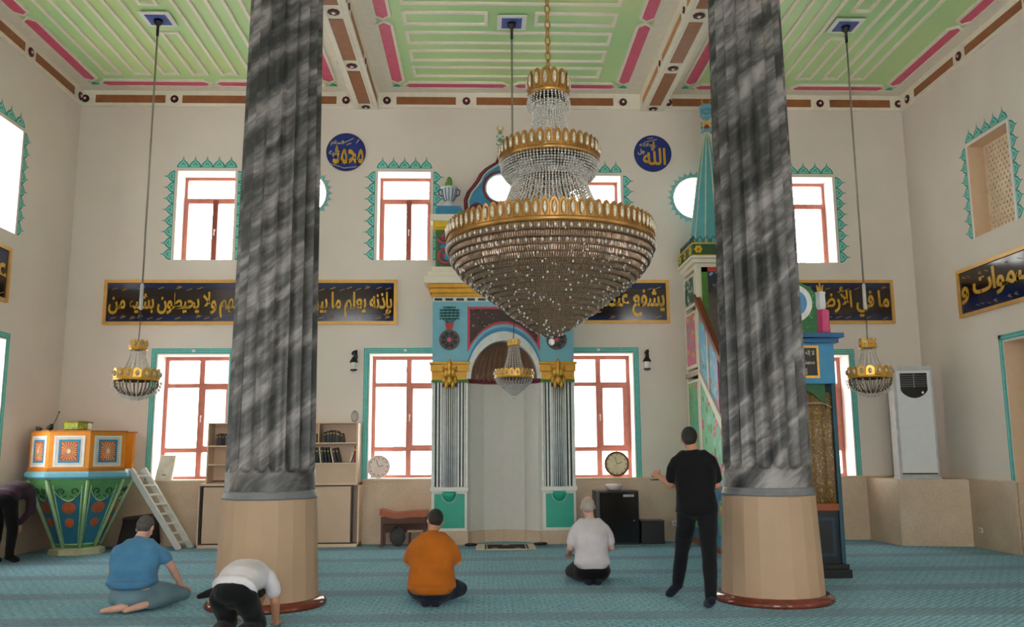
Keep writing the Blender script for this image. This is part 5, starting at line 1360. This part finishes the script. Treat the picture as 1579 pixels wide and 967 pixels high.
# prayer rug before the niche
t = thing('prayer_rug', 'small cream and black prayer rug spread before the niche', 'rug', (.35, 14.2, 0))
bx('rug_field', [(-.12, .82, 13.88, 14.72, .0, .014)], pm('rug_cream', (214, 204, 190), .9), t, 0)
mb = MB(); mb.box(.06, .66, 14.0, 14.58, .014, .017); mb.build('black_centre', pm('rug_black', (32, 28, 34), .9), t)
mb = MB(); 
for q in ((.02, .045, 13.96, 14.62), (.68, .705, 13.96, 14.62), (.045, .68, 14.6, 14.62)): mb.box(q[0], q[1], q[2], q[3], .014, .018)
for cx0, cy0, rr in ((.36, 14.52, .06), (.18, 14.06, .05), (.54, 14.06, .05)): mb.prism(circ(cx0, cy0, rr, 12), mZ, .017, .020, 1)
mb.build('rug_motif', [pm('rug_black', (32, 28, 34), .9), pm('rug_grey', (150, 140, 136), .9)], t)
bx('fringe', [(-.14, .84, 13.86, 13.88, 0, .008)], pm('fringe_grey', (150, 144, 140), .9), t, 0)
for (x, y, lab) in ((-.19, 14.62, 'dark crumpled scarf left of the prayer rug'), (.92, 14.66, 'dark string of prayer beads and cloth right of the prayer rug')):
    mb = MB(); random.seed(int(x*100)+50)
    for k in range(7): mb.ell((x+random.uniform(-.06, .08), y+random.uniform(-.07, .05), .022), (.06, .045, .022), 10, 6)
    tag(mb.build('dark_cloth', black), lab, 'cloth')
# air conditioner --------------------------------------------------------
ac = thing('air_conditioner', 'tall white floor standing air conditioner on the stone pedestal in the right corner', 'air conditioner', (7.1, 14.35, 1.03))
def rotz(v, c, a): x, y, z = v; dx, dy = x-c[0], y-c[1]; return (c[0]+dx*math.cos(a)-dy*math.sin(a), c[1]+dx*math.sin(a)+dy*math.cos(a), z)
acc = (7.10, 14.35); aca = math.radians(-9)
acm = lambda a, b, d: rotz((acc[0]+a, acc[1]-.16+d, b), acc, aca)
acw = pm('ac_white', (232, 234, 238), .12, var=.02)
mb = MB(); mb.prism(rect(-.31, .31, 1.035, 2.86), acm, .03, .34); mb.build('body', pm('ac_side', (196, 198, 200), .25), ac, bevel=.03)
mb = MB(); mb.prism(rect(-.27, .27, 1.12, 2.78), acm, -.0, .04); fr = mb.build('front_panel', acw, ac, bevel=.02)
mb = MB(); mb.prism([(-.21, 2.74), (.21, 2.74), (.21, 2.46)]+[(.21-.42*t, 2.46-.13*math.sin(PI*t)**.7) for t in [i/14 for i in range(1, 14)]]+[(-.21, 2.46)], acm, -.012, .0); mb.build('outlet_recess', black_gl, ac)
for i in range(6): 
    mb = MB(); mb.prism(rect(-.20, .20, 2.52+i*.036, 2.52+i*.036+.008), acm, -.03, -.012); mb.build('louvre', pm('louvre_grey', (120, 120, 124), .4), ac)
MB().prism(rect(-.008, .008, 2.50, 2.73), acm, -.034, -.02).build('louvre_bar', pm('louvre_grey', (120, 120, 124), .4), ac)
MB().prism(circ(.13, 2.42, .02, 12), acm, -.016, -.01).build('badge', white_p, ac)
MB().prism(rect(-.27, .27, 1.10, 1.12), acm, -.0, .03).build('lower_gap', black, ac)
MB().prism(rect(-.32, .32, 1.03, 1.06), acm, -.02, .35).build('foot', pm('ac_side', (196, 198, 200), .25), ac)
# ================================================================== PEOPLE
V = Vector
def remesh(o, vox, smooth=0, it=2):
    m = o.modifiers.new('remesh', 'REMESH'); m.mode = 'VOXEL'; m.voxel_size = vox; m.use_smooth_shade = True
    if smooth:
        s = o.modifiers.new('smooth', 'SMOOTH'); s.factor = smooth; s.iterations = it
def fingers(mb, w, d, n, side, curl=.5, s=1.0):
    "w wrist, d hand direction, n back of the hand, side +1/-1 puts the thumb"
    d = d.normalized(); n = (n-d*n.dot(d)).normalized(); t = d.cross(n)*side
    pe = w+d*.088*s
    mb.loft([(w+d*.005, t*.024*s, n*.017*s), (w+d*.03*s, t*.034*s, n*.016*s), (w+d*.065*s, t*.041*s, n*.014*s), (pe, t*.040*s, n*.012*s)], 14)
    for k, (off, L) in enumerate(((.031, .068), (.0105, .077), (-.0105, .072), (-.030, .057))):
        b = pe+t*off*s-d*.006; L *= s; a1 = curl*.6; a2 = curl*1.3; a3 = curl*1.8; spread = t*off*.6
        q1 = b+(d*math.cos(a1)-n*math.sin(a1)+spread*2)*L*.45
        q2 = q1+(d*math.cos(a2)-n*math.sin(a2)+spread)*L*.32
        q3 = q2+(d*math.cos(a3)-n*math.sin(a3))*L*.22
        mb.limb([b, q1, q2, q3], [.0095*s, .009*s, .0083*s, .0075*s], 8)
    b = w+d*.022*s+t*.026*s
    q1 = b+(d*.7+t*.75-n*.15).normalized()*.036*s; q2 = q1+(d*.93+t*.3-n*.3).normalized()*.03*s; q3 = q2+(d*.95+t*.05-n*.35).normalized()*.022*s
    mb.limb([b, q1, q2, q3], [.014*s, .0115*s, .0105*s, .009*s], 8)
def head_mesh(mb, c, f, u):
    "c centre of the skull, f where the face looks, u up through the crown"
    f = f.normalized(); u = (u-f*u.dot(f)).normalized(); r = f.cross(u)
    A = (r, f, u)
    mb.ell(c+u*.012-f*.006, (.076, .096, .100), 20, 14, 0, A)
    mb.ell(c+f*.030-u*.045, (.060, .064, .072), 18, 12, 0, A)
    mb.ell(c+f*.060-u*.088, (.030, .028, .024), 12, 8, 0, A)       # chin
    mb.limb([c+f*.088+u*.012, c+f*.106-u*.022], [.008, .014], 8)   # nose
    mb.ell(c+f*.078+u*.028, (.052, .014, .010), 12, 6, 0, A)       # brow
    mb.ell(c+f*.088-u*.056, (.022, .010, .006), 10, 6, 0, A); mb.ell(c+f*.086-u*.066, (.020, .010, .006), 10, 6, 0, A)
    for s in (-1, 1):
        mb.ell(c+r*s*.080-f*.004-u*.012, (.010, .019, .032), 10, 8, 0, A)
        mb.ell(c+r*s*.029+f*.078+u*.010, (.013, .010, .010), 8, 6, 0, A)
        mb.ell(c+r*s*.042+f*.058-u*.026, (.02, .022, .02), 8, 6, 0, A)
    return r, f, u
def person(label, J, mats, hair='short', loc=None, sleeve=.62, shirt_hem=None, long_trousers=True, barefoot=True, vox=.0075, extras=None, curl=(.5, .5), palm=None, name='person'):
    """J: joints (room coordinates). pelvis, waist, chest, neck, head (centres), right = body's right hand vector, rights for chest;
    shR shL elR elL wrR wrL, hipR hipL knR knL anR anL toR toL ; face, up"""
    t = thing(name, label, 'person', tuple(V((J['pelvis'].x, J['pelvis'].y, 0))))
    R = J.get('right', V((1, 0, 0))).normalized(); RC = J.get('rightc', R).normalized()
    def depth(a, b, r): d = (b-a).normalized(); return r.cross(d).normalized()
    d0 = depth(J['pelvis'], J['waist'], R); d1 = depth(J['waist'], J['chest'], RC); d2 = depth(J['chest'], J['neck'], RC)
    dm = (d0+d1).normalized()
    def trunk(k):
        pe, wa, ch, ne = J['pelvis'], J['waist'], J['chest'], J['neck']
        bulk = J.get('bulk', 1.0)
        return [(pe, R*(.165+k)*bulk, d0*(.115+k)), (pe.lerp(wa, .55), R*(.158+k)*bulk, d0*(.108+k)), (wa, ((R+RC)/2)*(.150+k)*bulk, dm*(.102+k)*bulk),
                (wa.lerp(ch, .5), RC*(.165+k)*bulk, d1*(.112+k)), (ch, RC*(.182+k)*bulk, d1*(.118+k)), (ch.lerp(ne, .42), RC*(.172+k)*bulk, d2*(.098+k)), (ch.lerp(ne, .72), RC*(.115+k), d2*(.075+k))]
    mb = MB()
    mb.loft(trunk(0), 22)
    mb.limb([J['chest'].lerp(J['neck'], .6), J['neck'], J['head']-J['up'].normalized()*.03], [.068, .056, .055], 14)
    head_mesh(mb, J['head'], J['face'], J['up'])
    for s in 'RL':
        dn = (J['chest']-J['neck']).normalized(); si = J['sh'+s].lerp(J['chest'], .10)+dn*.018
        mb.limb([J['chest'].lerp(J['neck'], .6), si], [.055, .046], 14)
        mb.limb([si, J['sh'+s].lerp(J['el'+s], .45), J['el'+s]], [.050, .046, .039], 14)
        mb.limb([J['el'+s], J['el'+s].lerp(J['wr'+s], .3), J['wr'+s]], [.040, .040, .026], 14)
        d = J['wr'+s]-J['el'+s]; hd = J.get('hand'+s, d)
        pn = (palm or {}).get(s, V((0, 0, 1)))
        fingers(mb, J['wr'+s]+hd.normalized()*.005, hd, pn, 1 if s == 'L' else -1, curl[0 if s == 'R' else 1])
        mb.limb([J['hip'+s], J['hip'+s].lerp(J['kn'+s], .5), J['kn'+s]], [.088, .075, .056], 16)
        mb.limb([J['kn'+s], J['kn'+s].lerp(J['an'+s], .3), J['an'+s]], [.055, .055, .036], 14)
        a, b = J['an'+s], J['to'+s]
        mb.limb([a, a.lerp(b, .45), b], [.036, .034, .024], 12)
        sd = (b-a).cross(V((0, 0, 1))).normalized() if abs((b-a).normalized().z) < .95 else R
        for k in range(5): q = b+sd*(k-2)*.015; mb.limb([q-(b-a).normalized()*.03, q+(b-a).normalized()*(.02-.002*abs(k-1))], [.011, .009], 6)
        hl_ = a-(b-a).normalized()*.035+V((0, 0, -.008)); mb.ell(hl_, (.032, .032, .03), 10, 8)
    body = mb.build('body', mats['skin'], t); remesh(body, vox)
    # shirt
    mb = MB(); k = .014; tr_ = trunk(k)
    hem = J.get('hem', J['pelvis'])
    bk = J.get('bulk', 1); ex = J.get('loose', .012)
    tr_ = [(c, u*(1+ex/.16*(1 if i < 4 else .2)), v*(1+ex/.13*(1 if i < 3 else .3))) for i, (c, u, v) in enumerate(tr_)]
    first = (hem, R*(.172+k+ex)*bk, d0*(.126+k+ex)*bk)
    secs = [first]+[q for q in tr_ if (q[0]-J['pelvis']).dot(J['waist']-J['pelvis']) > (hem-J['pelvis']).dot(J['waist']-J['pelvis'])+.002]
    mb.loft(secs, 24)
    for s in 'RL':
        e = J['sh'+s].lerp(J['el'+s], min(1, sleeve)); 
        dn = (J['chest']-J['neck']).normalized(); si = J['sh'+s].lerp(J['chest'], .10)+dn*.018
        mb.limb([J['chest'].lerp(J['neck'], .62), J['sh'+s].lerp(J['neck'], .45)+dn*.01, si], [.075, .068, .062], 16)
        mb.limb([si, J['sh'+s].lerp(J['el'+s], min(1, sleeve)*.6), e], [.066, .066, .064], 16)
        if sleeve > 1: mb.limb([J['el'+s], J['wr'+s]], [.052, .036], 14)
    cn = J['chest'].lerp(J['neck'], .82); mb.limb([cn-(J['neck']-J['chest']).normalized()*.03, cn+(J['neck']-J['chest']).normalized()*.012], [.075, .064], 16)
    shirt = mb.build(mats.get('shirt_name', 'shirt'), mats['shirt'], t); remesh(shirt, .0115, .5, 5)
    # folds in the cloth
    tx = bpy.data.textures.get('folds') or bpy.data.textures.new('folds', 'CLOUDS'); tx.noise_scale = .16; tx.noise_depth = 2
    dp = shirt.modifiers.new('folds', 'DISPLACE'); dp.texture = tx; dp.strength = .016; dp.mid_level = .5; dp.texture_coords = 'GLOBAL'
    # trousers
    mb = MB(); mb.loft([(J['pelvis']-(J['waist']-J['pelvis']).normalized()*.03, R*.172, d0*.125), (J['pelvis'], R*.178, d0*.128), (J['pelvis'].lerp(J['waist'], .25), R*.160, d0*.108)], 22)
    mb.ell(J['pelvis']-(d0*-.02), (.15, .12, .10), 16, 10)
    if J.get('sit'): mb.ell((J['pelvis'].x, J['pelvis'].y+.0, .125), (.215, .185, .12), 20, 12)
    for s in 'RL':
        mb.limb([J['hip'+s], J['hip'+s].lerp(J['kn'+s], .5), J['kn'+s]], [.106, .093, .075], 16)
        e = J['kn'+s].lerp(J['an'+s], .93); mb.limb([J['kn'+s], J['kn'+s].lerp(J['an'+s], .4), e], [.074, .070, .056], 14)
    tr = mb.build('trousers', mats['trousers'], t); remesh(tr, .0115, .5, 4)
    dp = tr.modifiers.new('folds', 'DISPLACE'); dp.texture = tx; dp.strength = .018; dp.mid_level = .5; dp.texture_coords = 'GLOBAL'
    # socks
    if not barefoot:
        for s in 'RL':
            mb = MB(); a, b = J['an'+s], J['to'+s]
            mb.limb([J['kn'+s].lerp(a, .85), a], [.042, .046], 12); mb.limb([a, a.lerp(b, .5), b+(b-a).normalized()*.012], [.047, .049, .045], 12); hl_ = a-(b-a).normalized()*.035+V((0, 0, -.008)); mb.ell(hl_, (.043, .043, .042), 10, 8)
            o = mb.build('sock', mats['sock'], t); remesh(o, .008, .4, 2)
    # hair
    f = J['face'].normalized(); u = (J['up']-f*J['up'].dot(f)).normalized(); r = f.cross(u); c = J['head']
    mb = MB()
    if hair == 'short':
        mb.ell(c+u*.022-f*.016, (.083, .094, .098), 22, 14, 0, (r, f, u)); mb.ell(c-f*.040-u*.028, (.068, .060, .055), 16, 10, 0, (r, f, u))
    else:      # thin grey ring of hair, bare crown
        mb.ell(c+u*.012-f*.012, (.081, .092, .092), 22, 14, 0, (r, f, u)); mb.ell(c-f*.040-u*.028, (.068, .060, .052), 16, 10, 0, (r, f, u))
    h = mb.build('hair', mats['hair'], t); remesh(h, .007, .3, 2)
    if extras: extras(t, J)
    return t
hair_m = pm('black_hair', (26, 22, 20), .6, var=.3, scale=60, bump=.5)
hair_s = pm('salt_hair', (84, 80, 78), .7, var=.3, scale=60, bump=.5)
hair_g = pm('grey_hair', (176, 164, 158), .7, var=.12, scale=60, bump=.4)
def kneeling(x, y, lean=.0, turn=0, armw=.24, sh=.60, knee=.2):
    "sitting on the heels, facing the niche"
    J = dict(pelvis=V((x, y, .20)), waist=V((x, y+.01, .36)), chest=V((x, y+.055+lean, .52)), neck=V((x, y+.12+lean*1.4, .69)),
             head=V((x, y+.17+lean*2, .80)), face=V((0, 1, -.55)), up=V((0, .5, 1)), right=V((1, 0, 0)))
    for s, k in (('R', 1), ('L', -1)):
        J['sh'+s] = V((x+k*.180, y+.08+lean, sh)); J['el'+s] = V((x+k*armw, y+.06+lean, sh-.24)); J['wr'+s] = V((x+k*.11, y+.28, sh-.20))
        J['hip'+s] = V((x+k*.09, y+.02, .19)); J['kn'+s] = V((x+k*knee, y+.40, .085)); J['an'+s] = V((x+k*.09, y+.0, .062)); J['to'+s] = V((x+k*.05, y-.13, .030))
    J['hem'] = V((x, y-.0, .19)); J['sit'] = 1
    return J
c_or = mat_cloth('orange_cotton', (172, 94, 22)); c_bl = mat_cloth('blue_cotton', (76, 128, 168)); c_wh = mat_cloth('white_cotton', (206, 200, 206)); c_bk = mat_cloth('black_cotton', (14, 14, 17))
c_dk = mat_cloth('dark_denim', (26, 32, 46)); c_lg = mat_cloth('faded_denim', (104, 132, 146)); c_pu = mat_cloth('dark_purple_cloth', (56, 40, 52)); c_sk = mat_cloth('dark_sock', (24, 28, 44))
# man in orange
J = kneeling(-.52, 9.12); J['bulk'] = 1.2; J['loose'] = .022; J['face'] = V((-.25, 1, -.75)); J['head'] = V((-.50, 9.31, .80)); J['knR'] = V((-.24, 9.42, .10)); J['hem'] = V((-.52, 9.10, .17)); J['sit'] = 1
J['elR'].z = .40; J['elL'].z = .40; J['elR'].x += .01
J['wrR'] = V((-.40, 9.44, .48)); J['wrL'] = V((-.64, 9.44, .48))
for k in J:
    pass
person('man in an orange shirt and dark trousers kneeling before the striped left pilaster', J, dict(skin=skin, shirt=c_or, trousers=c_dk, hair=hair_m, sock=c_sk), sleeve=.82, barefoot=False, palm=dict(R=V((0, 1, -.4)), L=V((0, 1, -.4))))
# man in white polo
J = kneeling(1.25, 10.42, sh=.63); J['bulk'] = 1.08; J['hem'] = V((1.25, 10.40, .22)); J['head'] = V((1.235, 10.56, .86)); J['neck'].z = .72; J['face'] = V((0, 1, -.2)); J['up'] = V((0, .15, 1))
J['wrL'] = V((1.02, 10.76, .30)); J['wrR'] = V((1.38, 10.72, .36))
def collar(t, J):
    c = J['chest'].lerp(J['neck'], .86); mb = MB(); mb.tube([(c.x+.066*math.cos(a), c.y-.004+.064*math.sin(a), c.z+.012) for a in [2*PI*i/20 for i in range(20)]], .013, 8, closed=True); mb.build('collar', c_wh, t)
person('grey haired man in a white polo shirt kneeling before the right pilaster', J, dict(skin=skin_l, shirt=c_wh, trousers=c_bk, hair=hair_g, sock=c_sk), hair='thin', sleeve=.72, barefoot=False, extras=collar, palm=dict(R=V((0, .3, 1)), L=V((0, .3, 1))))
# man in blue
J = kneeling(-3.30, 8.98, sh=.60); J['bulk'] = 1.22; J['loose'] = .02; J['head'] = V((-3.20, 9.20, .765)); J['neck'] = V((-3.26, 9.10, .66)); J['face'] = V((.1, 1, -.8)); J['hem'] = V((-3.30, 8.97, .27))
J['shR'] = V((-3.10, 9.06, .575)); J['shL'] = V((-3.49, 9.05, .575)); J['elR'] = V((-2.98, 9.13, .385)); J['wrR'] = V((-2.93, 9.27, .20)); J['elL'] = V((-3.56, 9.10, .34)); J['wrL'] = V((-3.46, 9.34, .22))
J['hipR'] = V((-3.18, 9.0, .19)); J['knR'] = V((-2.92, 9.34, .10)); J['knL'] = V((-3.46, 9.38, .10)); J['anR'] = V((-3.12, 8.90, .07)); J['toR'] = V((-3.26, 8.74, .035)); J['anL'] = V((-3.32, 8.80, .055)); J['toL'] = V((-3.47, 8.73, .035))
J['handR'] = V((.25, .5, -.35))
for k_ in J:
    if isinstance(J[k_], Vector) and k_ not in ('face', 'up', 'right', 'handR'): J[k_] = J[k_]+V((-.13, 0, 0))
J['head'] = J['head']+V((-.09, 0, .0)); J['neck'] = J['neck']+V((-.04, 0, 0)); J['shL'] += V((.03, 0, 0))
def belt(t, J):
    mb = MB(); c = V((-3.43, 8.975, .235)); mb.tube([(c.x+.187*math.cos(a), c.y+.137*math.sin(a), c.z) for a in [2*PI*i/28 for i in range(28)]], .012, 8, closed=True); mb.build('belt', black, t)
person('barefoot man in a blue t-shirt and pale jeans kneeling near the white ladder', J, dict(skin=skin_l, shirt=c_bl, trousers=c_lg, hair=hair_s), sleeve=.55, barefoot=True, extras=belt, palm=dict(R=V((0, .4, 1)), L=V((0, .3, 1))), curl=(.25, .4))
# standing man in black
hx, hy = 2.02, 9.0
J = dict(pelvis=V((2.05, 8.93, .94)), waist=V((2.05, 8.95, 1.10)), chest=V((2.06, 8.97, 1.30)), neck=V((2.05, 9.00, 1.50)), head=V((2.03, 9.04, 1.625)), face=V((.25, 1, -.3)), up=V((0, .2, 1)), right=V((1, -.1, 0)),
         shR=V((2.235, 8.96, 1.42)), shL=V((1.86, 9.0, 1.42)), elR=V((2.285, 9.0, 1.15)), elL=V((1.825, 9.05, 1.16)), wrR=V((2.17, 9.22, 1.28)), wrL=V((1.74, 9.26, 1.24)),
         hipR=V((2.145, 8.90, .90)), hipL=V((1.96, 8.95, .90)), knR=V((2.12, 8.76, .50)), knL=V((1.94, 9.16, .50)), anR=V((2.08, 8.62, .085)), anL=V((1.90, 9.26, .13)), toR=V((2.09, 8.78, .03)), toL=V((1.85, 9.40, .035)), bulk=1.06, loose=.015)
J['hem'] = V((2.05, 8.93, .90))
for k_ in J:
    if isinstance(J[k_], Vector) and k_ not in ('face', 'up', 'right'): J[k_] = J[k_]+V((.09, 0, 0))
person('standing man dressed all in black seen from behind, left forearm raised', J, dict(skin=skin, shirt=c_bk, trousers=mat_cloth('black_trousers', (16, 17, 22)), hair=hair_m, sock=c_sk), sleeve=.74, barefoot=False, palm=dict(R=V((1, 0, 0)), L=V((-.6, -.3, .7))), curl=(.6, 1.0))
cl = MB(); cl.box(1.77, 1.85, 9.30, 9.44, 1.195, 1.207); cl.box(1.78, 1.84, 9.31, 9.43, 1.207, 1.209, 1)
tag(cl.build('mobile_phone', [black, pm('phone_screen', (40, 40, 48), .1)], bevel=.003), "dark phone held in the standing man's left hand", 'phone')
# man in the white t-shirt bowing at the bottom edge
J = dict(pelvis=V((-2.05, 7.50, .36)), waist=V((-2.04, 7.64, .455)), chest=V((-2.02, 7.84, .475)), neck=V((-2.0, 8.03, .39)), head=V((-2.0, 8.08, .26)), face=V((0, .5, -1)), up=V((0, 1, .4)), right=V((.97, -.2, 0)), rightc=V((.97, -.2, 0)),
         shR=V((-1.83, 7.86, .45)), shL=V((-2.20, 7.92, .43)), elR=V((-1.79, 7.86, .25)), elL=V((-2.26, 8.0, .22)), wrR=V((-1.80, 7.98, .05)), wrL=V((-2.24, 8.16, .05)), handR=V((0, 1, -.12)), handL=V((0, 1, -.12)),
         hipR=V((-1.95, 7.50, .33)), hipL=V((-2.14, 7.53, .33)), knR=V((-1.90, 7.74, .085)), knL=V((-2.15, 7.78, .085)), anR=V((-1.95, 7.32, .075)), anL=V((-2.14, 7.34, .075)), toR=V((-1.96, 7.22, .03)), toL=V((-2.14, 7.24, .03)), bulk=1.0)
J['hem'] = V((-2.055, 7.50, .365)).lerp(V((-2.02, 7.64, .47)), .25)
def flap(t, J):
    mb = MB(); mb.limb([V((-2.20, 7.56, .38)), V((-2.27, 7.57, .36)), V((-2.34, 7.56, .34))], [.04, .035, .022], 12); o = mb.build('pocket_flap', c_bk, t); remesh(o, .008, .3, 2)
person('man in a white t-shirt and black trousers bowing to the carpet at the bottom edge', J, dict(skin=skin, shirt=c_wh, trousers=c_bk, hair=hair_m, sock=c_sk), sleeve=.62, barefoot=False, extras=flap, palm=dict(R=V((0, 0, 1)), L=V((0, 0, 1))), curl=(.1, .1))
# man bending in the left corner
J = dict(pelvis=V((-6.78, 12.95, .88)), waist=V((-6.78, 13.08, .97)), chest=V((-6.76, 13.30, 1.0)), neck=V((-6.75, 13.50, .99)), head=V((-6.74, 13.61, .93)), face=V((0, .35, -1)), up=V((0, 1, .3)), right=V((1, 0, 0)),
         shR=V((-6.57, 13.36, .96)), shL=V((-6.93, 13.36, .96)), elR=V((-6.55, 13.28, .70)), elL=V((-6.95, 13.28, .70)), wrR=V((-6.62, 13.16, .54)), wrL=V((-6.92, 13.16, .54)), handR=V((0, 0, -1)), handL=V((0, 0, -1)),
         hipR=V((-6.69, 12.98, .84)), hipL=V((-6.87, 12.98, .84)), knR=V((-6.67, 13.07, .48)), knL=V((-6.88, 13.07, .48)), anR=V((-6.66, 13.02, .085)), anL=V((-6.88, 13.02, .085)), toR=V((-6.64, 13.17, .03)), toL=V((-6.89, 13.17, .03)), bulk=1.05)
J['hem'] = J['pelvis'].lerp(J['waist'], .1)
for k_ in J:
    if isinstance(J[k_], Vector) and k_ not in ('face', 'up', 'right', 'handR', 'handL'): J[k_] = J[k_]+V((0, -.12, 0))
def wcol(t, J):
    mb = MB(); c = J['neck']+V((0, .0, 0)); mb.tube([(c.x+.064*math.cos(a), c.y-.005+.01*math.sin(a), c.z+.06*math.sin(a)) for a in [2*PI*i/20 for i in range(20)]], .012, 8, closed=True); mb.build('collar', c_wh, t)
person('man in a dark purple shirt bending forward in the left corner', J, dict(skin=skin, shirt=c_pu, trousers=c_bk, hair=hair_m, sock=c_bk), sleeve=1.2, barefoot=False, extras=wcol, palm=dict(R=V((0, 1, 0)), L=V((0, 1, 0))))
# trees outside, behind the bright windows
def tree(x, y, h, r, lab, seed):
    random.seed(seed); t = thing('tree', lab, 'tree', (x, y, -.5), 'trees outside the windows')
    mb = MB(); mb.limb([(x, y, -.5), (x+.1, y, h*.35), (x-.1, y, h*.7)], [.18, .13, .07], 10)
    for k in range(6): a = k*1.1; mb.limb([(x, y, h*(.35+.07*k)), (x+r*.7*math.cos(a), y+r*.7*math.sin(a), h*(.55+.07*k))], [.06, .02], 6)
    mb.build('trunk', pm('bark', (200, 194, 188), .9), t)
    mb = MB()
    for i in range(1500):
        a = random.uniform(0, 2*PI); b = random.uniform(-1, 1); rr = r*(random.random()**.4); c = V((x+rr*math.cos(a)*math.sqrt(1-b*b), y+rr*math.sin(a)*math.sqrt(1-b*b), h*.72+rr*b*1.1))
        n = V((random.uniform(-1, 1), random.uniform(-1, 1), random.uniform(-1, 1))).normalized(); p = n.orthogonal().normalized(); q = n.cross(p); s = random.uniform(.07, .15)
        mb.add([c-p*s, c+q*s*.5, c+p*s, c-q*s*.5], [(0, 1, 2, 3)])
    mb.build('foliage', pm('pale_leaves', (222, 232, 216), .7, var=.1), t)
tree(-7.2, 24.5, 9.5, 2.1, 'pale tree outside the upper window at the far left', 1)
tree(-2.4, 24.5, 9.8, 2.0, 'pale tree outside the upper window left of the niche', 2)
tree(10, 24.5, 9.6, 2.2, 'pale tree outside the upper window right of the right column', 3)
g = MB().box(-30, 30, 16, 60, -.7, -.5); struct(g.build('ground', pm('pale_paving', (214, 208, 200), .8)))
# ================================================================== LIGHT
wd = bpy.data.worlds.new('daylight'); sc.world = wd; wd.use_nodes = True
nt = wd.node_tree; bg = nt.nodes['Background']
bg.inputs['Color'].default_value = (1.0, .985, .97, 1); bg.inputs['Strength'].default_value = 9.0
vs_ = sc.view_settings
sc.display_settings.display_device = 'sRGB'
vs_.view_transform = 'Standard'; vs_.look = 'None'; vs_.gamma = 1; vs_.exposure = 0.12; vs_.use_curve_mapping = False
sc.cycles.max_bounces = 8; sc.cycles.diffuse_bounces = 5; sc.cycles.transparent_max_bounces = 16
sc.cycles.use_denoising = True
sc.cycles.sample_clamp_indirect = 6
